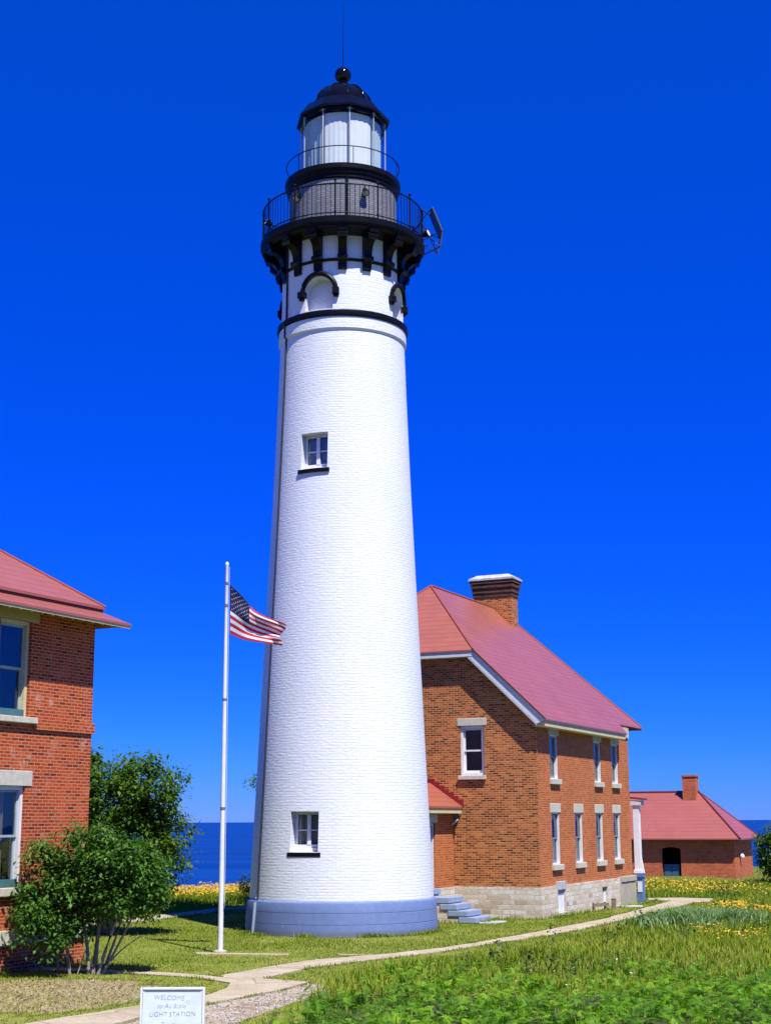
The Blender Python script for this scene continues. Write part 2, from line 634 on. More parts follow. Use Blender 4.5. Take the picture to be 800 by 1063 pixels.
M['skycloth'] = mat_plain('sky_tinted_curtain_cloth', (0.46, 0.58, 0.58), 0.9, 0.08, 2, 0.1)  # side curtains: sky reflected in the panes put into the cloth colour
M['darkcurtain'] = mat_plain('tan_curtain_cloth', (0.22, 0.17, 0.10), 0.9, 0.2, 2, 0.1)
M['greycurtain'] = mat_plain('grey_lace_curtain', (0.22, 0.23, 0.24), 0.9, 0.3, 3, 0.1)
M['palecurtain'] = mat_plain('pale_grey_curtain', (0.48, 0.48, 0.46), 0.9, 0.2, 3, 0.1)
M['darksash'] = mat_plain('grey_sash_paint', (0.20, 0.23, 0.25), 0.5, 0.1, 4)
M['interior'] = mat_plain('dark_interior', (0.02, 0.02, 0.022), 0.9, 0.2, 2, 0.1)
M['glass'] = mat_glass('window_glass', (0.86, 0.9, 0.9), 0.02)
M['lantern_glass'] = mat_glass('lantern_glass', (0.95, 0.98, 0.98), 0.0)
M['steel'] = mat_plain('grey_steel', (0.35, 0.36, 0.38), 0.35, 0.1, 8, 0.5, 0.7)
M['cable'] = mat_plain('dark_cable', (0.03, 0.03, 0.045), 0.5, 0.2, 3)
M['solar'] = mat_plain('solar_cells', (0.02, 0.03, 0.05), 0.35, 0.2, 10, 0.3)
M['darksteel'] = mat_plain('dark_steel', (0.06, 0.06, 0.065), 0.5, 0.1, 8, 0.3)
M['brick_left'] = mat_brick('orange_red_brick', [(0.0, (0.12, 0.016, 0.008)), (0.10, (0.22, 0.030, 0.010)), (0.16, (0.37, 0.042, 0.010)), (0.6, (0.45, 0.058, 0.012)), (1.0, (0.52, 0.090, 0.018))], (0.56, 0.24, 0.12), 0.0115, (0.60, 0.36, 0.26), 1.7)
M['brick_gable'] = mat_brick('mottled_brown_brick', [(0.0, (0.10, 0.026, 0.011)), (0.16, (0.20, 0.046, 0.014)), (0.40, (0.36, 0.084, 0.020)), (0.72, (0.46, 0.118, 0.027)), (1.0, (0.55, 0.20, 0.060))], (0.58, 0.31, 0.13), 0.012, None, 4.1)
M['brick_side'] = mat_brick('orange_brick', [(0.0, (0.34, 0.080, 0.020)), (0.3, (0.46, 0.115, 0.026)), (1.0, (0.56, 0.16, 0.042))], (0.60, 0.27, 0.12), 0.010, None, 2.3)
M['brick_shed'] = mat_brick('brown_red_brick', [(0.0, (0.40, 0.080, 0.030)), (0.3, (0.52, 0.110, 0.040)), (1.0, (0.60, 0.15, 0.06))], (0.58, 0.23, 0.12), 0.010, None, 3.3)
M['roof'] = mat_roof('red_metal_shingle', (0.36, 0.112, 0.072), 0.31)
M['roofdark'] = mat_plain('dark_red_metal', (0.16, 0.022, 0.022), 0.4, 0.1, 4)
M['roofcap'] = mat_plain('red_roof_cap', (0.30, 0.07, 0.05), 0.7, 0.1, 4, 0.2)
M['flash'] = mat_plain('red_flashing', (0.22, 0.012, 0.016), 0.45, 0.15, 5)
M['stone'] = mat_stone('limestone_ashlar', [(0, (0.40, 0.28, 0.20)), (0.08, (0.58, 0.48, 0.34)), (0.6, (0.68, 0.60, 0.46)), (1, (0.74, 0.69, 0.58))], (0.56, 0.48, 0.36), 0.40, 0.15, 0.012)
M['lintel'] = mat_plain('pale_sandstone', (0.54, 0.51, 0.40), 0.85, 0.12, 7, 0.2, bstr=0.25)
M['concrete_tan'] = mat_plain('tan_stucco', (0.40, 0.36, 0.27), 0.9, 0.12, 3, 0.2, bstr=0.3)
M['capconcrete'] = mat_plain('pale_concrete_cap', (0.44, 0.45, 0.44), 0.9, 0.22, 5, 0.2, bstr=0.3)
M['brickdark'] = mat_brick('dark_corbel_brick', [(0, (0.05, 0.025, 0.02)), (1, (0.14, 0.05, 0.03))], (0.16, 0.11, 0.08), 0.010, None, 5.0)  # corbel bands, darker than the stack below
M['bluepaint'] = mat_plain('blue_paint', (0.10, 0.19, 0.42), 0.45, 0.12, 3)
M['tealdoor'] = mat_plain('teal_door_paint', (0.03, 0.12, 0.20), 0.45, 0.15, 3)
M['wood'] = mat_plain('weathered_wood', (0.24, 0.18, 0.12), 0.9, 0.3, 6, 0.2, bstr=0.3)
M['bark'] = mat_plain('grey_bark', (0.20, 0.17, 0.13), 0.95, 0.35, 9, 0.15, bstr=0.5)
M['paleb'] = mat_plain('pale_bark', (0.23, 0.20, 0.16), 0.95, 0.4, 9, 0.15, bstr=0.5)
M['pole'] = mat_plain('white_flagpole_paint', (0.72, 0.74, 0.76), 0.4, 0.08, 3)
M['ink'] = mat_plain('grey_marker_ink', (0.30, 0.34, 0.42), 0.6, 0.2, 5)
M['boardwhite'] = mat_plain('whiteboard_face', (0.74, 0.79, 0.81), 0.3, 0.08, 7)

# ================================================================== THE SETTING
WALK = [(-3.33, 30.44), (-2.47, 32.26), (-1.53, 33.85), (-0.48, 34.74), (0.17, 35.32), (1.34, 36.75), (2.65, 39.09), (3.53, 40.65), (4.52, 42.71), (6.49, 46.65), (8.61, 51.98), (10.6, 57.0),
        (11.3, 56.0), (8.33, 48.86), (6.14, 44.14), (4.29, 40.6), (3.41, 39.26), (2.57, 37.89), (1.3, 35.77), (0.17, 34.3), (-0.47, 33.52), (-0.97, 32.82), (-1.65, 31.91), (-2.47, 29.77), (-2.70, 29.36), (-3.2, 30.08)]
CROSS = [(10.1, 59.2), (11.45, 59.4), (12.52, 58.6), (12.1, 56.7), (11.3, 56.0), (10.6, 57.0), (9.9, 57.9)]
BAND = [(-9.5, 33.3), (-6.93, 32.27), (-5.6, 31.65), (-4.32, 31.05), (-3.2, 30.08), (-2.70, 29.36), (-2.96, 29.1), (-3.82, 30.19), (-5.31, 31.09), (-6.79, 31.65), (-9.5, 32.6)]
FRONT = [(-2.96, 29.1), (-2.70, 29.36), (-2.47, 29.77), (-1.46, 29.12), (-1.95, 27.77), (-2.47, 26.83), (-3.08, 25.63), (-3.84, 24.13), (-4.48, 22.36), (-5.25, 21.01), (-6.4, 18.5), (-7.4, 18.6), (-5.68, 22.69), (-5.33, 23.63), (-4.08, 25.6), (-3.22, 26.79), (-2.93, 28.12)]
GRAVEL = [(-2.50, 26.6), (-1.93, 27.9), (-1.46, 29.03), (-1.02, 28.36), (-1.23, 27.14), (-1.78, 25.39), (-2.35, 23.2), (-3.02, 21.0), (-4.4, 21.6), (-3.8, 23.9), (-3.0, 25.6)]
WILD = [(-2.9, 15.0), (-2.3, 20.91), (-1.76, 24.06), (-1.37, 26.58), (-1.08, 29.6), (-0.05, 32.3), (1.5, 34.9), (3.4, 37.6), (5.8, 42.0), (8.4, 47.6), (11.51, 54.68), (13.0, 59.5), (10, 61), (-4, 61), (-5, 75), (60, 140), (60, 15)]
BACK = [(-9.5, 44.6), (-7.42, 48.57), (-6.51, 51.0), (-5.77, 53.13), (-4.4, 54.9), (-2.0, 56.5)]
BARE = [(-8.2, 29.0), (-7.0, 30.4), (-4.85, 29.9), (-3.9, 28.0), (-4.5, 25.9), (-5.6, 24.6), (-7.0, 25.4)]

def edge_y(x):
    return np.maximum(60.0, np.minimum(67.0 + 0.95 * (np.asarray(x, float) + 6), 150.0))

def ground_z(x, y):
    x, y = np.asarray(x, float), np.asarray(y, float)
    d = y - edge_y(x)
    z = np.where(d > 0, -11.0 * np.clip(d / 16.0, 0, 1) ** 0.9 * (1 + 0.0 * d), 0.0)
    z = z + np.where((d > -14) & (d < 0), 0.20 * np.clip((d + 14) / 14, 0, 1) * vnoise(x, y, 4.0, 3), 0)
    wild = (y > 61) | (x > 14)
    return z + np.where(wild, 0.10 * (vnoise(x, y, 3.5, 5) - 0.5), 0)

def grid_axis(lo, hi, fine_lo, fine_hi, fine, coarse):
    a = list(np.arange(fine_lo, fine_hi + 1e-6, fine))
    v = fine_lo - coarse
    st = coarse
    while v > lo:
        a.insert(0, v); st *= 1.3; v -= st
    a.insert(0, lo)
    v = fine_hi + coarse
    st = coarse
    while v < hi:
        a.append(v); st *= 1.3; v += st
    a.append(hi)
    return np.array(a)

gx = grid_axis(-400, 400, -14, 34, 0.4, 2.0)
gy = grid_axis(-60, 220, 16, 96, 0.4, 2.0)
GX, GY = np.meshgrid(gx, gy)
gz = ground_z(GX, GY)
nx, ny = len(gx), len(gy)
gv = np.stack([GX.ravel(), GY.ravel(), gz.ravel()], -1)
ii = np.arange((nx - 1) * (ny - 1))
r_, c_ = ii // (nx - 1), ii % (nx - 1)
gf = np.stack([r_ * nx + c_, r_ * nx + c_ + 1, (r_ + 1) * nx + c_ + 1, (r_ + 1) * nx + c_], -1)
fx_, fy_ = GX.ravel(), GY.ravel()
wmask = pnpoly(fx_, fy_, WILD).astype(float)
bmask = pnpoly(fx_, fy_, BARE).astype(float)
fmask = wmask * ((fy_ < 27.0) & (fx_ > -1.5))
gt = np.where(bmask > 0, 1.0, np.where(fmask > 0, 0.3, np.where((wmask > 0) | (fy_ > 58), 0.6, 0.0)))

mg, nt, b = nodes_of('soil_and_turf')
v = coords(nt)
n1 = noise(nt, v, 0.55, 6, 0.6)
n2 = noise(nt, v, 9.0, 5, 0.7)
lawn = ramp(nt, [(0.25, (0.13, 0.18, 0.02)), (0.5, (0.20, 0.23, 0.035)), (0.75, (0.29, 0.26, 0.08))], n1).outputs[0]
dirt = ramp(nt, [(0.3, (0.20, 0.16, 0.085)), (0.7, (0.42, 0.35, 0.20))], n2).outputs[0]
wildc = ramp(nt, [(0.3, (0.03, 0.05, 0.012)), (0.7, (0.08, 0.09, 0.028))], n2).outputs[0]
at = nt.nodes.new('ShaderNodeAttribute')
at.attribute_name = 'tint'
w1 = ramp(nt, [(0.12, (0, 0, 0)), (0.3, (1, 1, 1)), (0.45, (0, 0, 0))], at.outputs['Fac']).outputs[0]
wmd = ramp(nt, [(0.42, (0, 0, 0)), (0.6, (1, 1, 1)), (0.78, (0, 0, 0))], at.outputs['Fac']).outputs[0]
w2 = ramp(nt, [(0.75, (0, 0, 0)), (0.95, (1, 1, 1))], at.outputs['Fac']).outputs[0]
meadow = ramp(nt, [(0.3, (0.085, 0.115, 0.012)), (0.7, (0.19, 0.20, 0.03))], n2).outputs[0]
c = mixc(nt, mixc(nt, lawn, wildc, w1), meadow, wmd)
c = mixc(nt, c, dirt, w2)
sp = ramp(nt, [(0.35, (0.75, 0.75, 0.75)), (0.65, (1.2, 1.2, 1.2))], n2).outputs[0]
c = mixc(nt, c, sp, 1.0, 'MULTIPLY')
nt.links.new(c, b.inputs['Base Color'])
b.inputs['Roughness'].default_value = 0.95
b.inputs['Specular IOR Level'].default_value = 0.1
bump(nt, b, n2, 0.6, 0.05)
ground = np_mesh('ground', gv, gf, gt, mg, smooth=True)
tag(ground, 'grassy ground of the light station running to the bluff edge', kind='structure')

# lake
mw, nt, b = nodes_of('lake_water')
v = coords(nt, 'Object', (0.35, 1.0, 1.0))
n1 = noise(nt, v, 0.25, 8, 0.65)
n2 = noise(nt, coords(nt, 'Object', (0.12, 1, 1)), 0.02, 4, 0.5)
c = ramp(nt, [(0.35, (0.002, 0.024, 0.13)), (0.65, (0.004, 0.046, 0.21))], n2).outputs[0]
nt.links.new(c, b.inputs['Base Color'])
b.inputs['Roughness'].default_value = 0.35
b.inputs['IOR'].default_value = 1.33
b.inputs['Specular IOR Level'].default_value = 0.28
bump(nt, b, n1, 1.0, 0.5)
wm = MB()
wm.face([(-30000, 50, -9.0), (30000, 50, -9.0), (30000, 50000, -9.0), (-30000, 50000, -9.0)])
tag(wm.build('lake_water', mw), 'deep blue lake stretching to the horizon behind the bluff', kind='structure')

# paths
mp_, nt, b = nodes_of('worn_concrete')
v = coords(nt)
n1 = noise(nt, v, 1.3, 6, 0.65)
n2 = noise(nt, v, 16, 5, 0.75)
c = ramp(nt, [(0.3, (0.38, 0.31, 0.20)), (0.55, (0.47, 0.40, 0.28)), (0.75, (0.53, 0.47, 0.35))], n1).outputs[0]
c = mixc(nt, c, ramp(nt, [(0.3, (0.72, 0.70, 0.66)), (0.6, (1.06, 1.06, 1.06))], n2).outputs[0], 1.0, 'MULTIPLY')
vor = nt.nodes.new('ShaderNodeTexVoronoi')
vor.feature = 'DISTANCE_TO_EDGE'
vor.inputs['Scale'].default_value = 0.7
nt.links.new(v, vor.inputs['Vector'])
cr = ramp(nt, [(0.0, (0.45, 0.42, 0.38)), (0.018, (1, 1, 1))], vor.outputs['Distance']).outputs[0]
c = mixc(nt, c, cr, 0.75, 'MULTIPLY')
nt.links.new(c, b.inputs['Base Color'])
b.inputs['Roughness'].default_value = 0.92
b.inputs['Specular IOR Level'].default_value = 0.15
bump(nt, b, n2, 0.4, 0.02)

def path_poly(name, poly, z, label, m=None, jag=0.05):
    pts = []
    for k in range(len(poly)):                     # subdivide and roughen the outline
        a, b2 = Vector(poly[k]), Vector(poly[(k + 1) % len(poly)])
        n = max(1, int((b2 - a).length / 0.5))
        for j in range(n):
            q = a.lerp(b2, j / n)
            if j:
                q += Vector((random.uniform(-jag, jag), random.uniform(-jag, jag)))
            pts.append(q)
    area = sum(pts[k].x * pts[(k + 1) % len(pts)].y - pts[(k + 1) % len(pts)].x * pts[k].y for k in range(len(pts)))
    if area < 0:
        pts = pts[::-1]
    mb = MB()
    mb.slab([(p.x, p.y, z) for p in pts], 0.08)
    o = mb.build(name, m or mp_)
    bm = bmesh.new()
    bm.from_mesh(o.data)
    bmesh.ops.triangulate(bm, faces=[q for q in bm.faces if len(q.verts) > 4])
    bm.to_mesh(o.data)
    bm.free()
    return tag(o, label, kind='structure')

path_poly('walkway', WALK, 0.030, 'narrow concrete walk running from the junction past the brick house')
path_poly('walkway_end', CROSS, 0.034, 'short concrete crosswalk at the far end of the walk')
path_poly('walkway_branch', BAND, 0.026, 'thin concrete walk branching left towards the brick house')
path_poly('walkway_front', FRONT, 0.038, 'wide concrete walk in front leading past the whiteboard sign')
bk = [(x - 0.42, y + 0.25) for x, y in BACK] + [(x + 0.42, y - 0.25) for x, y in BACK[::-1]]
path_poly('walkway_back', bk, 0.030, 'concrete walk behind the tower crossing its shadow')
path_poly('concrete_strip', [(-4.5, 35.85), (-2.27, 35.33), (-2.26, 35.08), (-4.42, 35.5)], 0.022, 'flush concrete strip beside the flagpole foot', jag=0.02)
path_poly('concrete_strip', [(-1.2, 35.3), (-0.20, 34.95), (-0.16, 34.62), (-1.1, 35.08)], 0.022, 'flush concrete strip meeting the walk in front of the tower', jag=0.02)

mgv, nt, b = nodes_of('grey_gravel')
v = coords(nt)
vor = nt.nodes.new('ShaderNodeTexVoronoi')
vor.inputs['Scale'].default_value = 22
nt.links.new(v, vor.inputs['Vector'])
n1 = noise(nt, v, 1.6, 5)
c = ramp(nt, [(0.0, (0.30, 0.23, 0.15)), (0.5, (0.43, 0.35, 0.24)), (1.0, (0.54, 0.47, 0.35))], vor.outputs['Color']).outputs[0]
c = mixc(nt, c, ramp(nt, [(0.35, (0.75, 0.66, 0.5)), (0.6, (1.05, 1.05, 1.05))], n1).outputs[0], 1.0, 'MULTIPLY')
nt.links.new(c, b.inputs['Base Color'])
b.inputs['Roughness'].default_value = 0.95
bump(nt, b, vor.outputs['Distance'], 0.8, 0.03)
path_poly('gravel', GRAVEL, 0.014, 'patch of grey gravel beside the concrete walk', mgv, 0.12)

# ================================================================== LIGHTHOUSE
TX, TY = -1.285, 43.0
tower = thing('lighthouse', 'tall white brick lighthouse tower with black lantern gallery and grey base', 'lighthouse', (TX, TY, 0))
def pol(phi, r, z=0.0):
    """tower-local point: phi in degrees from the camera side, growing to the right"""
    a = math.radians(phi)
    return Vector((math.sin(a) * r, -math.cos(a) * r, z))

mb = MB().lathe([(2.725, -0.3), (2.70, 0.30), (2.693, 0.305), (2.693, 0.318), (2.699, 0.323), (2.683, 0.60), (2.676, 0.605), (2.676, 0.617), (2.682, 0.622), (2.668, 0.85), (2.655, 0.878), (2.598, 0.915)], 128)
mb.build('base', M['greyblue'], tower, 30)
prof = [(2.60, 0.86), (2.55, 2.0), (2.44, 4.2), (2.305, 7.2), (2.17, 10.0), (2.035, 13.0), (1.945, 15.3), (1.893, 16.9), (1.885, 17.12)]
dense = []
for k in range(len(prof) - 1):
    for j in range(4):
        t_ = j / 4
        dense.append((prof[k][0] * (1 - t_) + prof[k + 1][0] * t_, prof[k][1] * (1 - t_) + prof[k + 1][1] * t_))
dense += [prof[-1], (1.94, 17.17), (1.94, 17.5), (1.90, 17.54)]
mb = MB().lathe(dense, 128)
inner = [(max(0.5, r - 0.75), z) for r, z in dense[::6]]
inner = [(r - 0.75, z) for r, z in (dense[0], dense[8], dense[16], dense[24], dense[-1])]
mb.lathe([dense[-1]] + inner[::-1] + [dense[0]], 128)
shaft = mb.build('shaft', M['tower'], tower)

def oriented_box(phi, r0_, r1, w, z0, z1):
    a = math.radians(phi)
    out = Vector((math.sin(a), -math.cos(a), 0))
    tan = Vector((math.cos(a), math.sin(a), 0))
    m2 = MB()
    pts = []
    for z in (z0, z1):
        for s, r in ((-1, r1), (1, r1), (1, r0_), (-1, r0_)):
            pts.append(out * r + tan * (s * w / 2) + Vector((0, 0, z)))
    for q in ((0, 3, 2, 1), (4, 5, 6, 7), (0, 1, 5, 4), (1, 2, 6, 5), (2, 3, 7, 6), (3, 0, 4, 7)):
        m2.face([pts[k] for k in q])
    return m2
WPHI = -22.5
TW = [(2.20, 3.27, 2.50), (12.93, 14.0, 2.035)]
boolean_cut(shaft, [oriented_box(WPHI, rs - 0.95, rs + 0.4, 0.84, z0, z1) for z0, z1, rs in TW])

for (z0, z1, rs) in TW:
    a = math.radians(WPHI)
    out = Vector((math.sin(a), -math.cos(a), 0))
    tan = Vector((math.cos(a), math.sin(a), 0))
    R0 = rs * math.cos(math.asin(0.42 / rs)) - 0.30          # plane of the window
    def wbox(m2, s0, s1, za, zb, r0_, r1):
        pts = []
        for z in (za, zb):
            for s, r in ((s0, r1), (s1, r1), (s1, r0_), (s0, r0_)):
                pts.append(out * r + tan * s + Vector((0, 0, z)))
        for q in ((0, 1, 2, 3), (4, 7, 6, 5), (0, 4, 5, 1), (1, 5, 6, 2), (2, 6, 7, 3), (3, 7, 4, 0)):
            m2.face([pts[k] for k in q])
    fm = MB()
    w = 0.415
    wbox(fm, -w, -w + 0.075, z0 + 0.10, z1 - 0.005, R0 - 0.06, R0)
    wbox(fm, w - 0.075, w, z0 + 0.10, z1 - 0.005, R0 - 0.06, R0)
    wbox(fm, -w + 0.075, w - 0.075, z1 - 0.08, z1 - 0.005, R0 - 0.06, R0)
    wbox(fm, -w + 0.075, w - 0.075, z0 + 0.10, z0 + 0.19, R0 - 0.06, R0)
    wbox(fm, -0.055, 0.055, z0 + 0.19, z1 - 0.08, R0 - 0.06, R0 + 0.012)
    zm = (z0 + z1) / 2 + 0.04
    for s in (-1, 1):
        wbox(fm, min(s * 0.055, s * (w - 0.075)), max(s * 0.055, s * (w - 0.075)), zm - 0.016, zm + 0.016, R0 - 0.05, R0 - 0.006)
    wd = fm.build('window', M['white'], tower)
    pm = MB()
    wbox(pm, -w + 0.07, w - 0.07, z0 + 0.15, z1 - 0.07, R0 - 0.045, R0 - 0.037)
    pm.build('pane', M['glass'], wd)
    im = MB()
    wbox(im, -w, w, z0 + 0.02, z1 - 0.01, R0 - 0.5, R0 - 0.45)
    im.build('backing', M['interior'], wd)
    cm_ = MB()
    nfold = 16
    pts = [(-w + 0.42 * 0 + 0.09 + (0.62 * k / nfold), (0.018 if k % 2 else -0.018)) for k in range(nfold + 1)]
    for k in range(nfold):
        (s0, d0), (s1, d1) = pts[k], pts[k + 1]
        cm_.face([out * (R0 - 0.14 + d0) + tan * s0 + Vector((0, 0, z0 + 0.12)), out * (R0 - 0.14 + d1) + tan * s1 + Vector((0, 0, z0 + 0.12)),
                  out * (R0 - 0.14 + d1) + tan * s1 + Vector((0, 0, z1 - 0.10)), out * (R0 - 0.14 + d0) + tan * s0 + Vector((0, 0, z1 - 0.10))])
    cm_.build('curtain', M['palecurtain'], wd)
    half = math.asin(0.485 / rs)
    sm = MB()
    ro_, ri_ = rs + 0.062, R0 - 0.02
    rot_ = math.radians(WPHI) - PI / 2
    sm.lathe([(ri_, z0 - 0.125), (ro_, z0 - 0.125), (ro_, z0 - 0.012), (ri_, z0 - 0.012)], 14, -half, half, rot_)
    for e in (-half, half):
        A_ = e + rot_
        q = [(r * math.cos(A_), r * math.sin(A_), z) for r, z in ((ri_, z0 - 0.125), (ro_, z0 - 0.125), (ro_, z0 - 0.012), (ri_, z0 - 0.012))]
        sm.face(q if e < 0 else q[::-1])
    sm.build('sill', M['black'], wd)
    lm = MB()
    wbox(lm, -w + 0.002, w - 0.002, z0 + 0.002, z0 + 0.10, R0 - 0.06, R0 + 0.06)
    lm.build('ledge', M['white'], wd)

# belt band, neck with niches
MB().lathe([(1.86, 17.50), (1.985, 17.545), (2.0, 17.60), (1.985, 17.70), (1.86, 17.715)], 128).build('belt_band', M['black'], tower, 30)
neck_prof = [(1.865, 17.69), (1.855, 18.3), (1.845, 19.2), (1.84, 20.12)]
mb = MB().lathe(neck_prof, 128)
mb.lathe([(1.84, 20.12), (1.2, 20.12), (1.2, 17.69), (1.865, 17.69)], 128)
neck = mb.build('neck', M['tower'], tower)
NICHE = [-21.0 + 90 * k for k in range(4)]
cuts = []
for ph in NICHE:
    a = math.radians(ph)
    out = Vector((math.sin(a), -math.cos(a), 0))
    tan = Vector((math.cos(a), math.sin(a), 0))
    c2 = MB()
    outl = [(-0.44, 17.78), (0.44, 17.78), (0.44, 18.36)]
    for j in range(1, 16):
        t_ = PI * j / 16
        outl.append((0.44 * math.cos(t_), 18.36 + 0.44 * math.sin(t_)))
    outl.append((-0.44, 18.36))
    A = [out * 2.2 + tan * s + Vector((0, 0, z)) for s, z in outl]
    B = [out * 1.50 + tan * s + Vector((0, 0, z)) for s, z in outl]
    c2.face(A)
    c2.face(B[::-1])
    for k in range(len(A)):
        k2 = (k + 1) % len(A)
        c2.face([A[k], B[k], B[k2], A[k2]])
    cuts.append(c2)
boolean_cut(neck, cuts)
for ph in NICHE:
    m2 = MB()
    path = []
    for j in range(0, 25):
        t_ = PI * j / 24
        s, z = 0.53 * math.cos(t_), 18.36 + 0.53 * math.sin(t_)
        path.append(pol(ph + math.degrees(math.asin(s / 1.87)), 1.885, z))
    m2.tube(path, 0.075, 8)
    for sgn in (-1, 1):
        p = ph + math.degrees(math.asin(sgn * 0.535 / 1.87))
        a = math.radians(p)
        out = Vector((math.sin(a), -math.cos(a), 0))
        tan = Vector((math.cos(a), math.sin(a), 0))
        for (hw, za, zb, r0_, r1) in ((0.10, 18.20, 18.39, 1.80, 2.0), (0.07, 18.13, 18.20, 1.80, 1.95)):
            pts = []
            for z in (za, zb):
                for s, r in ((-hw, r1), (hw, r1), (hw, r0_), (-hw, r0_)):
                    pts.append(out * r + tan * s + Vector((0, 0, z)))
            for q in ((0, 1, 2, 3), (4, 7, 6, 5), (0, 4, 5, 1), (1, 5, 6, 2), (2, 6, 7, 3), (3, 7, 4, 0)):
                m2.face([pts[k] for k in q])
    m2.build('niche_hood', M['black'], tower, 40)

# brackets
for k in range(16):
    ph = -21.0 + 22.5 * k
    a = math.radians(ph)
    out = Vector((math.sin(a), -math.cos(a), 0))
    tan = Vector((math.cos(a), math.sin(a), 0))
    prof2 = [(-0.03, 18.98), (0.07, 18.98), (0.09, 19.18), (0.12, 19.26), (0.12, 19.42), (0.14, 19.58), (0.20, 19.72), (0.31, 19.82), (0.44, 19.86), (0.50, 19.93), (0.58, 20.02), (0.60, 20.14), (-0.03, 20.14)]
    m2 = MB()
    hw = 0.13
    A = [out * (1.85 + r) - tan * hw + Vector((0, 0, z)) for r, z in prof2]
    B = [out * (1.85 + r) + tan * hw + Vector((0, 0, z)) for r, z in prof2]
    m2.face(A[::-1])
    m2.face(B)
    for j in range(len(A)):
        j2 = (j + 1) % len(A)
        m2.face([A[j], B[j], B[j2], A[j2]])
    br = m2.build('bracket', M['black'], tower)
    for (r, z, rad, ww) in ((0.13, 19.33, 0.09, 0.15), (0.46, 19.93, 0.10, 0.16)):
        ctr = out * (1.85 + r) + Vector((0, 0, z))
        MB().tube([ctr - tan * ww, ctr + tan * ww], rad, 12).build('scroll', M['blackgloss'], br, 40)
MB().lathe([(1.84, 19.25), (1.90, 19.25), (1.92, 19.29), (1.90, 19.33), (1.84, 19.33)], 96).build('string_course', M['black'], tower, 40)

# main gallery
MB().lathe([(1.80, 20.06), (2.36, 20.08), (2.40, 20.12), (2.47, 20.14), (2.47, 20.20), (2.53, 20.24), (2.54, 20.40), (2.50, 20.43), (1.60, 20.45)], 96).build('gallery_deck', M['black'], tower, 30)
m2 = MB()
for z, r in ((21.43, 0.022), (20.52, 0.016)):
    m2.tube([pol(a * 3.0, 2.47, z) for a in range(121)], r, 6, False)
for k in range(108):
    m2.tube([pol(k * 360 / 108, 2.47, 20.42), pol(k * 360 / 108, 2.47, 21.43)], 0.0095, 4, False)
rail = m2.build('gallery_railing', M['black'], tower, 60)
for k in range(12):
    m2 = MB()
    ph = -3.5 + 30 * k
    m2.tube([pol(ph, 2.47, 20.40), pol(ph, 2.47, 21.52)], 0.024, 8)
    p = pol(ph, 2.47, 21.0)
    for z, r in ((21.56, 0.045), (20.56, 0.04), (21.43, 0.038)):
        m2.lathe([(0, z - r), (r * 0.8, z - r * 0.5), (r, z), (r * 0.8, z + r * 0.5), (0, z + r)], 8)
    # the knobs were turned about the axis: move them out to the post
    for i, q in enumerate(m2.v):
        if abs(q.x) < 0.06 and abs(q.y) < 0.06:
            m2.v[i] = q + Vector((p.x, p.y, 0))
    m2.build('post', M['black'], rail, 60)

# watch room, upper gallery
MB().lathe([(1.66, 20.43), (1.655, 22.02)], 96).build('watch_room', M['greywatch'], tower, 30)
MB().lathe([(1.64, 21.97), (1.70, 22.02), (1.70, 22.10), (1.74, 22.14), (1.75, 22.22), (1.80, 22.27), (1.80, 22.42), (1.0, 22.44)], 96).build('upper_deck', M['black'], tower, 30)
MB().lathe([(1.66, 20.43), (1.72, 20.43), (1.72, 20.50), (1.66, 20.52)], 96).build('skirting_ring', M['greyblue'], tower, 30)
m2 = MB()
m2.tube([pol(a * 3.0, 1.76, 22.98) for a in range(121)], 0.016, 6, False)
for k in range(6):
    m2.tube([pol(12 + 60 * k, 1.76, 22.42), pol(12 + 60 * k, 1.76, 22.98)], 0.013, 6, False)
m2.build('upper_railing', M['black'], tower, 60)
m2 = MB()
m2.tube([pol(6, 1.72, 20.44), pol(6, 1.72, 22.05)], 0.035, 8)
m2.build('drain_pipe', M['black'], tower, 60)

# lantern room
LZ0, LZ1 = 22.44, 24.50
VA = [9.0 + 1.7 + 36 * k for k in range(10)]
m2 = MB()
for a in VA:
    m2.tube([pol(a, 1.335, LZ0), pol(a, 1.335, LZ1)], 0.022, 6)
for z, hh in ((LZ0 + 0.03, 0.06), (LZ1 - 0.03, 0.05)):
    m2.tube([pol(a, 1.335, z) for a in VA + VA[:1]], hh / 1.4, 6, False)
m2.build('lantern_frame', mat_plain('light_grey_frame_paint', (0.45, 0.46, 0.48), 0.4, 0.1, 4), tower, 60)
for k in range(10):
    m2 = MB()
    a, b2 = VA[k], VA[(k + 1) % 10]
    p, q = pol(a, 1.325), pol(b2, 1.325)
    d = (q - p).normalized()
    p, q = p + d * 0.02, q - d * 0.02
    n = Vector((d.y, -d.x, 0)) * 0.006
    A = [p + Vector((0, 0, LZ0 + 0.05)), q + Vector((0, 0, LZ0 + 0.05)), q + Vector((0, 0, LZ1 - 0.04)), p + Vector((0, 0, LZ1 - 0.04))]
    m2.face(A)
    m2.build('lantern_pane', M['lantern_glass'], tower)

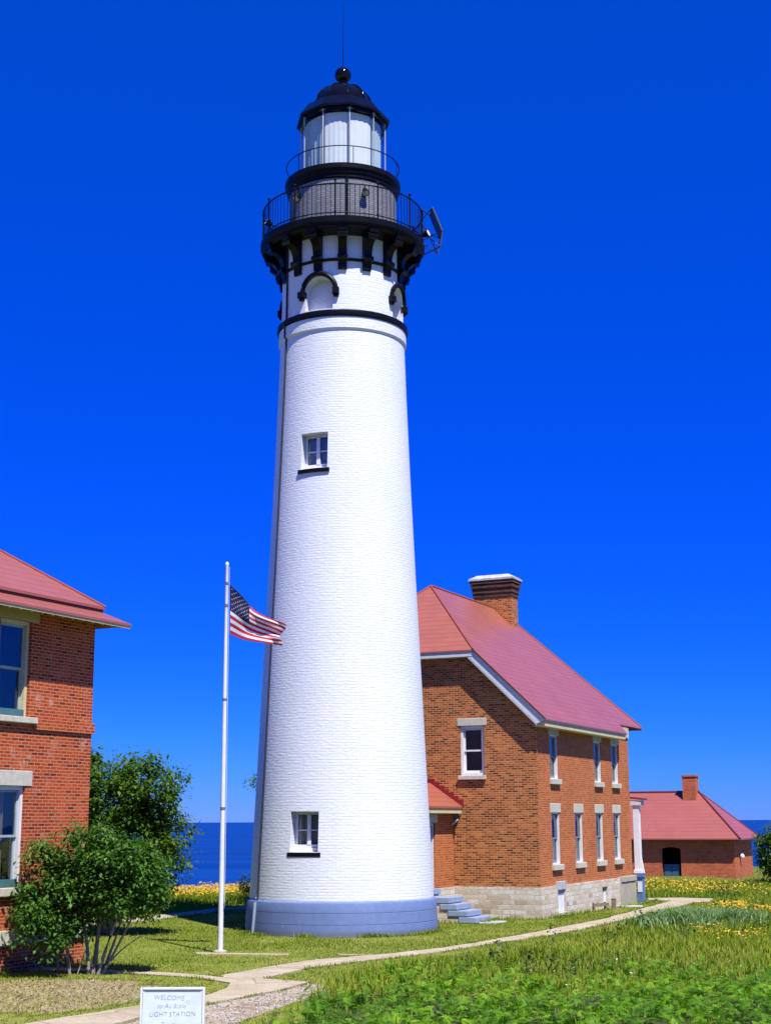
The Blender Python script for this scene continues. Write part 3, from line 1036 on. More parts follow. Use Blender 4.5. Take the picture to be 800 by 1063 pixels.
def drape(a0, a1, z0, z1, r, folds, amp, pinch=0.0):
    m2 = MB()
    n = folds * 6
    for j in range(n):
        for i in range(6):
            def P(u_, w_):
                zz = z0 + (z1 - z0) * w_
                aa = a0 + (a1 - a0) * u_ * (1 - pinch * (1 - w_))
                return pol(aa, r + amp * math.sin(u_ * folds * 2 * PI) * (0.5 + 0.5 * (1 - w_)), zz)
            u1, u2, w1_, w2_ = j / n, (j + 1) / n, i / 6, (i + 1) / 6
            m2.face([P(u1, w1_), P(u2, w1_), P(u2, w2_), P(u1, w2_)])
    return m2
drape(-26, 10, 22.46, 24.36, 1.20, 5, 0.008).build('lantern_curtain', M['curtain'], tower, 70)
drape(11.5, 46, 22.46, 24.36, 1.21, 4, 0.008).build('lantern_curtain', M['curtain'], tower, 70)
drape(47.5, 90, 22.46, 24.34, 1.19, 6, 0.02, 0.25).build('lantern_curtain', M['skycloth'], tower, 70)
drape(-28, -92, 22.46, 24.34, 1.19, 8, 0.02, 0.12).build('lantern_curtain', M['skycloth'], tower, 70)
drape(100, 290, 22.46, 24.3, 1.16, 26, 0.02).build('lantern_curtain', M['curtain'], tower, 70)  # back curtains added to tone the panes grey-blue
MB().lathe([(0.0, 22.47), (0.45, 22.47), (0.45, 23.0), (0.36, 23.1), (0.55, 23.3), (0.58, 23.7), (0.40, 24.05), (0.0, 24.15)], 24).build('lamp_housing', M['steel'], tower, 40)

# lantern roof (ten sided), ribs, ball, rod
rot10 = math.radians(VA[0] - 90)
rp = [(1.30, 24.46), (1.48, 24.50), (1.48, 24.57), (1.20, 24.96), (1.05, 25.0), (0.93, 25.02)]
m2 = MB().lathe(rp, 10, rot=rot10)
dome = []
for j in range(0, 9):
    t_ = (PI / 2) * j / 9
    dome.append((0.90 * math.cos(t_) + 0.03, 25.02 + 0.82 * math.sin(t_)))
m2.lathe(dome + [(0.16, 25.84), (0.13, 25.90)], 10, rot=rot10)
m2.lathe([(0.0, 24.60), (1.30, 24.58), (1.30, 24.46)], 10, rot=rot10)
roof = m2.build('lantern_roof', M['blackgloss'], tower, 24)
m2 = MB()
for a in VA:
    m2.tube([pol(a, r + 0.012, z + 0.005) for r, z in dome], 0.022, 6, False)
m2.build('roof_ribs', M['blackgloss'], roof, 60)
m2 = MB()                                                # scalloped valance under the eave
for k in range(10):
    a, b2 = VA[k], VA[(k + 1) % 10]
    p, q = pol(a, 1.40), pol(b2, 1.40)
    d = (q - p).normalized()
    n = Vector((d.y, -d.x, 0))
    top, bot = [], []
    for j in range(13):
        u_ = j / 12
        pt = p.lerp(q, u_)
        top.append(pt + Vector((0, 0, 24.50)))
        bot.append(pt + Vector((0, 0, 24.47 - 0.13 * math.sin(PI * u_) ** 0.8)))
    for j in range(12):
        for s, flip in ((0.01, False), (-0.01, True)):
            fc = [bot[j] + n * s, bot[j + 1] + n * s, top[j + 1] + n * s, top[j] + n * s]
            m2.face(fc[::-1] if flip else fc)
        m2.face([bot[j] - n * 0.01, bot[j + 1] - n * 0.01, bot[j + 1] + n * 0.01, bot[j] + n * 0.01])
m2.build('valance', M['black'], roof)
fin = [(0.0, 25.86), (0.17, 25.86), (0.18, 25.92), (0.11, 25.95), (0.12, 25.99)]
for j in range(1, 12):
    t_ = -PI / 2 + PI * j / 12 + 0.12
    if t_ < PI / 2:
        fin.append((max(0.0, 0.265 * math.cos(t_)), 26.23 + 0.265 * math.sin(t_)))
fin.append((0.0, 26.495))
MB().lathe(fin, 32).build('ball_finial', M['blackgloss'], tower, 40)
MB().tube([(0, 0, 26.48), (0.004, 0, 27.6), (0.01, 0, 28.75)], [0.016, 0.012, 0.007], 6).build('lightning_rod', M['black'], tower, 60)

# conduit down the left side of the shaft
m2 = MB()
cpath = [pol(-60, r + 0.02, z) for r, z in dense if z > 0.95]
cpath += [pol(-60, 2.01, 17.5), pol(-60, 2.03, 17.62), pol(-60.5, 1.90, 17.75), pol(-61, 1.88, 18.9), pol(-61, 1.88, 20.05)]
m2.tube([pol(-60, 2.61, 0.95)] + cpath, 0.030, 8)
m2.build('cable', M['cable'], tower, 60)
m2 = MB().tube([pol(-60, 2.76, 0.0), pol(-59.5, 2.72, 0.6), pol(-59.8, 2.70, 0.84), pol(-60, 2.64, 0.97)], 0.045, 8)
m2.build('conduit', M['stepblue'], tower, 60)

# lamps and solar panel fixed to the gallery
def flood(loc, yaw, tilt):
    t = MB()
    t.lathe([(0.0, -0.10), (0.07, -0.10), (0.10, 0.02), (0.12, 0.10), (0.105, 0.10), (0.06, 0.02), (0.0, 0.01)], 14)
    o = t.build('floodlight', M['black'], tower, 40)
    o.location = loc
    o.rotation_euler = (tilt, 0, yaw)
    l = MB().lathe([(0, 0.085), (0.10, 0.085), (0.10, 0.095), (0, 0.1)], 14).build('lens', M['offwhite'], o, 40)
    s = MB().tube([(0, 0, -0.1), (0, 0.08, -0.25)], 0.02, 6).build('stem', M['black'], o, 60)
flood(pol(-68, 2.40, 20.85), math.radians(-60), math.radians(60))
flood(pol(78, 2.62, 20.62), math.radians(60), math.radians(75))
flood(pol(24, 1.78, 21.55), math.radians(20), math.radians(150))
flood(pol(-50, 1.78, 21.60), math.radians(-40), math.radians(150))
# solar panel: tilted plate on a strut frame outside the rail at the right
ctr = pol(86, 2.90, 21.12)
a_ = Vector((0.33, 0.0, -0.86)).normalized()           # down the plate
w_ = Vector((0.10, -0.99, 0.04)).normalized()
n_ = w_.cross(a_).normalized()
m2 = MB()
hs, hw_ = 0.41, 0.28
for s, fl in ((0.022, 1), (-0.022, 0)):
    q = [ctr + a_ * (i * hs) + w_ * (j * hw_) + n_ * s for i, j in ((-1, -1), (1, -1), (1, 1), (-1, 1))]
    m2.face(q if fl else q[::-1])
q1 = [ctr + a_ * (i * hs) + w_ * (j * hw_) for i, j in ((-1, -1), (1, -1), (1, 1), (-1, 1))]
for k in range(4):
    k2 = (k + 1) % 4
    m2.face([q1[k] + n_ * 0.022, q1[k] - n_ * 0.022, q1[k2] - n_ * 0.022, q1[k2] + n_ * 0.022])
sp_ = m2.build('solar_panel', M['solar'], tower)
m2 = MB()
for j in (-1, 1):
    tp, bt = ctr + a_ * (-hs) + w_ * (j * hw_), ctr + a_ * hs + w_ * (j * hw_)
    m2.tube([tp, bt], 0.03, 6)
    root = pol(86 + j * 10, 2.55, 20.28)
    kn = Vector((bt.x - 0.06, bt.y, bt.z - 0.50))
    m2.tube([bt, kn], 0.018, 6)
    m2.tube([kn, root], 0.018, 6)
    m2.tube([kn, pol(86 + j * 10, 2.50, 21.0)], 0.016, 6)
    m2.tube([tp, pol(86 + j * 10, 2.47, 21.43)], 0.018, 6)
    m2.tube([bt, pol(86 + j * 10, 2.50, 20.75)], 0.016, 6)
for e in (-hs, hs):
    m2.tube([ctr + a_ * e - w_ * hw_, ctr + a_ * e + w_ * hw_], 0.028, 6)
m2.build('panel_frame', M['darksteel'], sp_, 60)

# ================================================================== BUILDINGS
def wall(mb, axis, const, s0, s1, z0, z1, out, holes=(), depth=0.16):
    """vertical wall sheet with openings and reveals. axis 'x': runs along x at y=const; 'y': along y at x=const. out = +1/-1 outward side"""
    S = sorted({s0, s1} | {v_ for h in holes for v_ in h[:2]})
    Z = sorted({z0, z1} | {v_ for h in holes for v_ in h[2:4]})
    def pt(s, z, d=0.0):
        k = const - out * d
        return (s, k, z) if axis == 'x' else (k, s, z)
    flip = (out > 0) if axis == 'x' else (out < 0)
    def add(q):
        mb.face(q[::-1] if flip else q)
    for a, b2 in zip(S, S[1:]):
        for c, d in zip(Z, Z[1:]):
            ms, mz = (a + b2) / 2, (c + d) / 2
            if any(h[0] < ms < h[1] and h[2] < mz < h[3] for h in holes):
                continue
            add([pt(a, c), pt(b2, c), pt(b2, d), pt(a, d)])
    for h in holes:
        a, b2, c, d = h[:4]
        add([pt(a, c), pt(a, d), pt(a, d, depth), pt(a, c, depth)][::-1])
        add([pt(b2, c), pt(b2, c, depth), pt(b2, d, depth), pt(b2, d)][::-1])
        add([pt(a, d), pt(b2, d), pt(b2, d, depth), pt(a, d, depth)][::-1])
        add([pt(a, c), pt(a, c, depth), pt(b2, c, depth), pt(b2, c)][::-1])

def place_box(mb, axis, const, out, s0, s1, d0, d1, z0, z1):
    """box on a wall: along s, from d0 to d1 outward"""
    k0, k1 = sorted((const + out * d0, const + out * d1))
    if axis == 'x':
        mb.box(s0, s1, k0, k1, z0, z1)
    else:
        mb.box(k0, k1, s0, s1, z0, z1)

def sash_window(parent, axis, const, out, s0, s1, z0, z1, frame='white', sash=None, sill=(0.16, 0.09), lintel=0.28, sillmat='lintel', set_in=0.11, curtain=None, ext=0.08, meet=0.5, jamb=0.065, bottom=0.0):
    b2 = MB()
    W = jamb
    for a, c in ((s0, s0 + W), (s1 - W, s1)):
        place_box(b2, axis, const, out, a, c, -set_in - 0.10, -set_in + 0.03, z0 + 0.001, z1 - 0.001)
    place_box(b2, axis, const, out, s0 + W, s1 - W, -set_in - 0.10, -set_in + 0.03, z1 - W, z1 - 0.001)
    place_box(b2, axis, const, out, s0 + W, s1 - W, -set_in - 0.10, -set_in + 0.03, z0 + 0.001, z0 + W)
    win = b2.build('window', M[frame], parent)
    s_ = MB()
    t_ = 0.05
    zm = z0 + (z1 - z0) * meet
    for (za, zb, d) in ((zm - 0.02, z1 - W, -set_in - 0.03), (z0 + W, zm + 0.02, -set_in - 0.07)):
        for a, c in ((s0 + W, s0 + W + t_), (s1 - W - t_, s1 - W)):
            place_box(s_, axis, const, out, a, c, d - 0.035, d, za, zb)
        place_box(s_, axis, const, out, s0 + W + t_, s1 - W - t_, d - 0.035, d, za, za + (t_ if za > z0 + W + .1 else t_ + 0.03))
        place_box(s_, axis, const, out, s0 + W + t_, s1 - W - t_, d - 0.035, d, zb - t_, zb)
    s_.build('sash', M[sash or frame], win)
    g = MB()
    place_box(g, axis, const, out, s0 + W + 0.03, s1 - W - 0.03, -set_in - 0.052, -set_in - 0.046, zm, z1 - W - 0.02)
    place_box(g, axis, const, out, s0 + W + 0.03, s1 - W - 0.03, -set_in - 0.092, -set_in - 0.086, z0 + W + 0.02, zm - 0.005)
    g.build('pane', M['glass'], win)
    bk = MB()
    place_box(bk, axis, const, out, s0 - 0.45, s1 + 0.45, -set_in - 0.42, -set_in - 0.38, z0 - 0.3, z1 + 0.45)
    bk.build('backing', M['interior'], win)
    if sill:
        q = MB()
        place_box(q, axis, const, out, s0 - ext, s1 + ext, -set_in + 0.03, sill[1], z0 - sill[0], z0 - 0.002)
        bevel(q.build('sill', M[sillmat], win), 0.012)
    if lintel:
        q = MB()
        place_box(q, axis, const, out, s0 - ext - 0.04, s1 + ext + 0.04, -0.12, 0.018, z1 + 0.002, z1 + lintel)
        bevel(q.build('lintel', M['lintel'], win), 0.01)
    if bottom:
        q = MB()
        place_box(q, axis, const, out, s0 + W, s1 - W, -set_in - 0.03, -set_in + 0.045, z0 + 0.002, z0 + bottom)
        q.build('sash_rail', M['greenpaint'], win)
    if curtain:
        a0, a1, za, zb, mt = curtain
        c2 = MB()
        n = 14
        dd = [-set_in - 0.16 + (0.02 if k % 2 else -0.02) for k in range(n + 1)]
        for k in range(n):
            sA, sB = a0 + (a1 - a0) * k / n, a0 + (a1 - a0) * (k + 1) / n
            kk = [const + out * dd[k], const + out * dd[k + 1]]
            if axis == 'x':
                c2.face([(sA, kk[0], za), (sB, kk[1], za), (sB, kk[1], zb), (sA, kk[0], zb)])
            else:
                c2.face([(kk[0], sA, za), (kk[1], sB, za), (kk[1], sB, zb), (kk[0], sA, zb)])
        c2.build('curtain', M[mt], win)
    return win

# ------------------------------------------------------------------ double keeper's house behind the tower
HC = (4.763, 47.224)
AZ = -math.radians(25.0)
house = thing('brick_house', 'two storey brick house with red clipped gable roof behind the white tower', 'house', (HC[0], HC[1], 0), AZ)
HX0, HY1 = -9.74, 10.4
gw = [(-2.62, -1.80, 4.43, 6.02), (-7.94, -7.12, 4.43, 6.02), (-7.94, -7.12, 1.62, 3.25)]
lw_low = [(1.23, 2.03), (3.66, 4.46), (6.03, 6.83), (8.18, 8.98)]
lw_up = [(1.23, 2.03), (6.03, 6.83), (8.18, 8.98)]
mb = MB()
wall(mb, 'x', 0.0, HX0, 0.0, 0.96, 6.2, -1, gw)
RK = [(0, 6.2, 0), (0, 6.50, 0), (-2.02, 8.38, 0), (-7.72, 8.38, 0), (HX0, 6.50, 0), (HX0, 6.2, 0)]
mb.face([(x, 0.0, z) for x, z, _ in RK])
gable = mb.build('gable_wall', M['brick_gable'], house)
mb = MB()
holes = [(a, b2, 1.62, 3.25) for a, b2 in lw_low] + [(a, b2, 4.32, 5.74) for a, b2 in lw_up]
wall(mb, 'y', 0.0, 0.0, HY1, 0.96, 6.5, 1, holes)
wall(mb, 'y', HX0, 0.0, HY1, 0.96, 6.5, -1)
wall(mb, 'x', HY1, HX0, -8.9, 0.96, 6.5, 1)
wall(mb, 'x', HY1, -0.8, 0.0, 0.96, 6.5, 1)
wall(mb, 'y', -0.8, HY1, 12.1, 0.96, 6.6, 1)
wall(mb, 'y', -8.9, HY1, 12.1, 0.96, 6.6, -1)
wall(mb, 'x', 12.1, -8.9, -0.8, 0.96, 6.6, 1)
mb.build('wall', M['brick_side'], house)
# foundation
mb = MB()
wall(mb, 'x', -0.05, HX0 - 0.05, 0.05, -0.4, 0.96, -1)
wall(mb, 'y', 0.05, -0.05, 8.55, -0.4, 0.96, 1, [(1.52, 2.30, 0.12, 0.82), (6.35, 7.0, 0.17, 0.72)], 0.14)
wall(mb, 'y', HX0 - 0.05, -0.05, HY1, -0.4, 0.96, -1)
mb.face([(HX0 - .05, -.05, .96), (.05, -.05, .96), (.05, 0.0, .96), (HX0 - .05, 0.0, .96)])
mb.face([(0, -.05, .962), (.05, -.05, .962), (.05, 8.55, .962), (0, 8.55, .962)])
mb.build('foundation', M['stone'], house)
mb = MB()
mb.box(-0.1, 0.10, 8.55, 10.46, -0.4, 0.80)
mb.box(-0.1, 0.14, 8.55, 10.50, 0.80, 0.99)
bevel(mb.build('plinth', M['concrete_tan'], house), 0.015)
mb = MB()
mb.box(-0.10, 0.055, 1.44, 2.38, 0.825, 1.08)
bevel(mb.build('hatch_lintel', M['capconcrete'], house), 0.01)
# white hatch and small cellar window in the foundation
mb = MB()
mb.box(-0.06, -0.02, 1.53, 2.29, 0.13, 0.66)
mb.box(-0.02, 0.0, 1.55, 1.60, 0.15, 0.62)
mb.box(-0.02, 0.0, 1.88, 1.93, 0.15, 0.62)
mb.box(-0.02, 0.0, 2.22, 2.27, 0.15, 0.62)
hatch = mb.build('cellar_hatch', M['white'], house)
mb = MB().box(-0.05, -0.01, 1.53, 2.29, 0.665, 0.815)
mb.build('hatch_board', M['stepblue'], hatch)
mb = MB().box(-0.12, 0.10, 1.50, 2.32, 0.04, 0.125)
bevel(mb.build('hatch_sill', M['lintel'], hatch), 0.01)
mb = MB()
mb.box(-0.085, -0.03, 6.36, 6.43, 0.18, 0.71)
mb.box(-0.085, -0.03, 6.70, 6.99, 0.18, 0.58)
cw = mb.build('cellar_window', M['white'], house)
MB().box(-0.13, -0.10, 6.36, 6.99, 0.17, 0.72).build('pane', M['interior'], cw)

for i, (a, b2) in enumerate(lw_low):
    sash_window(house, 'y', 0.0, 1, a, b2, 1.62, 3.25, curtain=(a + 0.1, b2 - 0.1, 1.66, 2.2 + 0.1 * (i % 2), 'greycurtain'), sash='darksash', jamb=0.035, set_in=0.05, sill=(0.18, 0.10), lintel=0.30)
for a, b2 in lw_up:
    sash_window(house, 'y', 0.0, 1, a, b2, 4.32, 5.74, sash='darksash', jamb=0.035, set_in=0.05, sill=(0.17, 0.10), lintel=0.26)
for h in gw:
    sash_window(house, 'x', 0.0, -1, h[0], h[1], h[2], h[3], sill=(0.13, 0.10), lintel=0.24, set_in=0.09, ext=0.06, jamb=0.085)

# roof
PR, ZR = -4.87, 11.21
def rz(p):
    return 6.15 - 0.955 * (p - 0.43)
right_plane = [(0.43, -0.35, rz(0.43)), (0.43, 8.85, rz(0.43)), (0.03, 9.2, rz(0.03)), (0.01, 12.45, rz(0.01)), (PR, 9.85, rz(PR)), (PR, 2.97, rz(PR)), (-1.98, -0.35, rz(-1.98))]
mir = lambda q: (2 * PR - q[0], q[1], q[2])
left_plane = [mir(q) for q in ((0.05, -0.35, rz(0.05)), (0.01, 12.45, rz(0.01)), (PR, 9.85, rz(PR)), (PR, 2.97, rz(PR)), (-1.98, -0.35, rz(-1.98)))][::-1]
mb = MB()
mb.slab(right_plane, 0.045)
mb.slab(left_plane, 0.045)
mb.slab([(-1.98, -0.35, rz(-1.98)), (PR, 2.97, rz(PR)), (2 * PR + 1.98, -0.35, rz(-1.98))], 0.045)
mb.slab([(0.01, 12.45, rz(0.01)), (2 * PR - 0.01, 12.45, rz(0.01)), (PR, 9.85, rz(PR))], 0.10)
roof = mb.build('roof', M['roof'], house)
mb = MB()
def capline(mb, a, b2, r=0.045):
    mb.tube([Vector(a) + Vector((0, 0, 0.01)), Vector(b2) + Vector((0, 0, 0.01))], r, 8)
capline(mb, (PR, 2.97, ZR), (PR, 9.85, ZR))
for s in (1, -1):
    m_ = (lambda q: q) if s == 1 else mir
    capline(mb, m_((-1.98, -0.35, rz(-1.98))), m_((PR, 2.97, ZR)), 0.035)
    capline(mb, m_((0.01, 12.45, rz(0.01))), m_((PR, 9.85, ZR)), 0.035)
    xe = 0.43 if s == 1 else 0.05
    capline(mb, m_((xe, -0.36, rz(xe))), m_((-1.98, -0.36, rz(-1.98))), 0.022)
mb.build('ridge_cap', M['roofcap'], roof, 60)
# barge boards and jerkinhead fascia
mb = MB()
for s in (1, -1):
    m_ = (lambda q: q) if s == 1 else mir
    xe = 0.41 if s == 1 else 0.03
    lo, hi = (xe, -0.31, rz(xe) - 0.05), (-1.99, -0.31, rz(-1.99) - 0.05)
    lo2, hi2 = (xe - 0.30, -0.31, rz(xe) - 0.17), (-2.20, -0.31, rz(-1.99) - 0.21)
    q = [m_(lo), m_(hi), m_(hi2), m_(lo2)]
    mb.slab(q if s == 1 else q[::-1], vec=(0, 0.05, 0))
    # soffit board behind it back to the wall
    q = [m_((x, y, z - 0.02)) for x, y, z in (lo2, hi2)] + [m_((hi2[0], 0.0, hi2[2] - 0.02)), m_((lo2[0], 0.0, lo2[2] - 0.02))]
    mb.slab(q, 0.03)
mb.box(2 * PR + 2.02, -2.02, -0.32, -0.27, rz(-1.98) - 0.21, rz(-1.98) - 0.05)
mb.box(2 * PR + 2.02, -2.02, -0.268, 0.0, rz(-1.98) - 0.22, rz(-1.98) - 0.18)
mb.build('barge_board', M['offwhite'], house)
mb = MB()
mb.box(0.02, 0.38, -0.25, 8.80, 5.92, 6.06)
mb.box(0.30, 0.41, -0.26, 8.82, 6.062, 6.115)
mb.box(0.0, 0.05, 8.79, 10.4, 6.05, 6.42)
mb.build('eave_box', M['cream'], house)  # cream here holds the yellow light reflected up from the grass
# chimney
mb = MB()
mb.box(-5.62, -4.06, 9.0, 9.75, 8.5, 11.62)
ch = mb.build('chimney', M['brick_gable'], house)
mb = MB()
for z0, z1, e in ((11.62, 11.78, 0.03), (11.78, 11.90, 0.06), (11.98, 12.10, 0.10), (12.16, 12.28, 0.13)):
    mb.box(-5.62 - e, -4.06 + e, 9.0 - e, 9.75 + e, z0, z1 + 0.004)
mb.box(-5.62 - .05, -4.06 + .05, 8.95, 9.80, 11.90, 12.16)
mb.build('corbel', M['brickdark'], ch)
mb = MB()
e = 0.16
mb.box(-5.62 - e, -4.06 + e, 9.0 - e, 9.75 + e, 12.285, 12.36)
A = [(-5.62 - e, 9 - e), (-4.06 + e, 9 - e), (-4.06 + e, 9.75 + e), (-5.62 - e, 9.75 + e)]
B = [(-5.50, 9.08), (-4.18, 9.08), (-4.18, 9.67), (-5.50, 9.67)]
for k in range(4):
    k2 = (k + 1) % 4
    mb.face([(*A[k], 12.36), (*A[k2], 12.36), (*B[k2], 12.52), (*B[k], 12.52)])
mb.face([(*q, 12.52) for q in B])
mb.build('chimney_cap', M['capconcrete'], ch)
# side porch at the far corner: hood, white post, blue base with a white panel
mb = MB()
mb.slab([(0.52, 10.42, 3.80), (0.52, 10.95, 3.80), (-0.80, 10.95, 3.95), (-0.80, 10.42, 3.95)], 0.06)
pr = mb.build('porch_roof', M['roofdark'], house)
MB().box(-0.80, 0.40, 10.45, 10.90, 3.55, 3.735).build('porch_beam', M['offwhite'], pr)
mb = MB()
mb.box(0.06, 0.30, 10.50, 10.72, 1.05, 3.55)
mb.box(0.02, 0.34, 10.46, 10.76, 1.05, 1.18)
mb.slab([(0.30, 10.52, 1.06), (0.42, 10.52, 1.06), (0.30, 10.52, 1.75)], vec=(0, 0.1, 0))
bevel(mb.build('porch_post', M['white'], house), 0.01)
mb = MB()
mb.box(0.12, 0.34, 10.52, 10.80, -0.2, 1.048)
pb = mb.build('porch_base', M['bluepaint'], house)
mb = MB().box(0.09, 0.38, 10.47, 10.84, 0.93, 1.045)
mb.build('base_cap', M['bluepaint'], pb)
mb = MB().box(0.15, 0.32, 10.50, 10.518, 0.38, 0.76)
mb.build('white_panel', M['white'], pb)

# ------------------------------------------------------------------ brick passage between house and tower
pas = thing('brick_passage', 'low brick passage with small red gable roof joining the tower to the house', 'passage', (HC[0], HC[1], 0), AZ)
PC = -3.7
mb = MB()
wall(mb, 'y', -2.9, -4.2, -0.003, 0.95, 3.45, 1, [(-2.52, -1.50, 0.96, 2.95)], 0.16)
wall(mb, 'y', -4.5, -4.2, -0.003, 0.95, 3.45, -1)
mb.build('wall', M['brick_side'], pas)
mb = MB()
wall(mb, 'y', -2.86, -4.2, -0.06, -0.3, 0.95, 1)
wall(mb, 'y', -4.54, -4.2, -0.06, -0.3, 0.95, -1)
mb.face([(-2.9, -4.2, .951), (-2.86, -4.2, .951), (-2.86, -.06, .951), (-2.9, -.06, .951)])
mb.build('foundation', M['stone'], pas)
ez, rz_ = 3.45, 4.22
mb = MB()
mb.slab([(-2.57, -3.95, ez), (-2.57, -0.004, ez), (PC, -0.004, rz_), (PC, -3.95, rz_)], 0.06)
mb.slab([(PC, -3.95, rz_), (PC, -0.004, rz_), (2 * PC + 2.57, -0.004, ez), (2 * PC + 2.57, -3.95, ez)], 0.06)
prf = mb.build('roof', M['roof'], pas)
mb = MB()
n = 7
for s in (1, -1):
    for k in range(n):
        t0, t1 = k / n, (k + 1) / n
        x0, x1 = PC + s * 1.16 * t0, PC + s * 1.16 * t1
        z0, z1 = rz_ - 0.77 * 1.02 * t0, rz_ - 0.77 * 1.02 * t1
        zt = z0 + 0.13
        q = [(x0, -0.014, z0), (x1, -0.014, z1), (x1, -0.014, zt), (x0, -0.014, zt)]
        mb.slab(q if s == 1 else q[::-1], vec=(0, 0.012, 0))
mb.build('flashing', M['flash'], prf)
mb = MB()
for s in (1, -1):
    x = PC + s * 1.10
    mb.box(min(x, x - s * 0.05), max(x, x - s * 0.05), -3.94, -0.01, 3.24, 3.385)
    xa, xb = sorted((PC + s * 0.80, PC + s * 1.05))
    mb.box(xa, xb, -3.94, -0.01, 3.28, 3.31)
mb.build('fascia', M['cream'], pas)
mb = MB()
place_box(mb, 'y', -2.9, 1, -2.52, -2.44, -0.16, -0.06, 0.965, 2.94)
place_box(mb, 'y', -2.9, 1, -1.58, -1.50, -0.16, -0.06, 0.965, 2.94)
place_box(mb, 'y', -2.9, 1, -2.44, -1.58, -0.16, -0.06, 2.85, 2.94)
door = mb.build('door', M['offwhite'], pas)
mb = MB()
place_box(mb, 'y', -2.9, 1, -2.438, -1.582, -0.15, -0.11, 0.975, 2.845)
for a, c, za, zb in ((-2.34, -2.07, 1.15, 1.75), (-1.95, -1.68, 1.15, 1.75), (-2.34, -1.68, 1.95, 2.70)):
    place_box(mb, 'y', -2.9, 1, a, c, -0.108, -0.10, za, zb)
mb.build('leaf', M['offwhite'], door)
mb = MB()
place_box(mb, 'y', -2.9, 1, -2.28, -1.74, -0.0995, -0.094, 2.0, 2.65)
mb.build('pane', M['solar'], door)
mb = MB()
place_box(mb, 'y', -2.9, 1, -2.68, -1.33, -0.10, 0.02, 2.955, 3.22)
bevel(mb.build('lintel', M['lintel'], pas), 0.01)
mb = MB()
place_box(mb, 'y', -2.9, 1, -2.62, -1.42, -0.16, 0.14, 0.80, 0.957)
bevel(mb.build('door_sill', M['stepblue'], pas), 0.012)
mb = MB()
mb.tube([(-2.58, -0.22, 3.22), (-2.62, -0.22, 3.05), (-2.86, -0.22, 2.9)], 0.03, 8)
mb.build('downspout', M['offwhite'], pas, 60)

# steps from the passage door
stp = thing('steps', 'grey blue concrete steps between tower and brick house', 'steps', (HC[0], HC[1], 0), AZ)
for (x0, x1, zt) in ((-2.855, -2.00, 0.745), (-2.30, -1.74, 0.555), (-2.04, -1.40, 0.37), (-1.70, -1.12, 0.185)):
    mb = MB().box(x0, x1, -2.62, -1.45, zt - 0.17, zt)
    stt = bevel(mb.build('step', M['stepblue'], stp), 0.018)
for (x0, x1, zt) in ((-2.85, -2.08, 0.575), (-2.30, -1.80, 0.385), (-2.04, -1.48, 0.20)):
    pass
mb = MB()
mb.box(-2.853, -2.10, -2.585, -1.49, -0.2, 0.574)
mb.box(-2.099, -1.84, -2.585, -1.49, -0.2, 0.384)
mb.box(-1.839, -1.50, -2.585, -1.49, -0.2, 0.199)
mb.build('step_core', M['stone'], stp)
mb = MB().box(-1.10, -0.55, -2.50, -1.55, -0.05, 0.045)
bevel(mb.build('bottom_slab', M['capconcrete'], stp), 0.015)

# ------------------------------------------------------------------ brick house at the left edge
LC = (-6.65, 33.54)
LAZ = -math.radians(26.5)
lh = thing('brick_house', 'orange brick house with flared hip roof right behind the lilac bush', 'house', (LC[0], LC[1], 0), LAZ)
LX, LY = -8.4, -9.0
wl = [(-3.16, -2.16, 1.70, 3.76), (-7.2, -6.2, 1.70, 3.76)]
wu = [(-3.18, -2.18, 5.20, 7.24), (-7.2, -6.2, 5.20, 7.24)]
mb = MB()
wall(mb, 'y', 0.0, LY, 0.0, -0.4, 7.68, 1, wl + wu, 0.16)
wall(mb, 'x', 0.0, LX, 0.0, -0.4, 7.68, 1)
wall(mb, 'y', LX, LY, 0.0, -0.4, 7.36, -1)
wall(mb, 'x', LY, LX, 0.0, -0.4, 7.36, -1)
mb.build('wall', M['brick_left'], lh)
mb = MB()
mb.box(0.0, 0.06, LY - 0.06, 0.06, 0.55, 0.85)
mb.box(LX, 0.0, 0.0, 0.06, 0.55, 0.85)
bevel(mb.build('water_table', M['lintel'], lh), 0.012)
mb = MB()
mb.box(0.0, 0.05, -2.02, 0.05, 4.96, 5.19)
mb.box(0.0, 0.05, LY, -3.34, 4.96, 5.19)
mb.box(LX, 0.0, 0.0, 0.05, 4.96, 5.19)
mb.build('belt_course', M['brick_left'], lh)
for i, h in enumerate(wl):
    sash_window(lh, 'y', 0.0, 1, *h, frame='white', sash='tealtrim', sill=(0.17, 0.10), lintel=0.32, ext=0.15, set_in=0.10, jamb=0.075, bottom=0.16, curtain=(h[0] + 0.1, h[1] - 0.35, h[2] + 0.1, h[3] - 0.1, 'darkcurtain'), meet=0.5)
for i, h in enumerate(wu):
    sash_window(lh, 'y', 0.0, 1, *h, frame='cream', sash='tealtrim', sill=(0.13, 0.11), lintel=0, ext=0.20, set_in=0.10, jamb=0.085, bottom=0.16, curtain=None, meet=0.5)
    mb = MB()
    place_box(mb, 'y', 0.0, 1, h[0] - 0.22, h[1] + 0.22, -0.08, 0.022, 7.245, 7.52)
    bevel(mb.build('lintel', M['shadecream'], lh), 0.01)
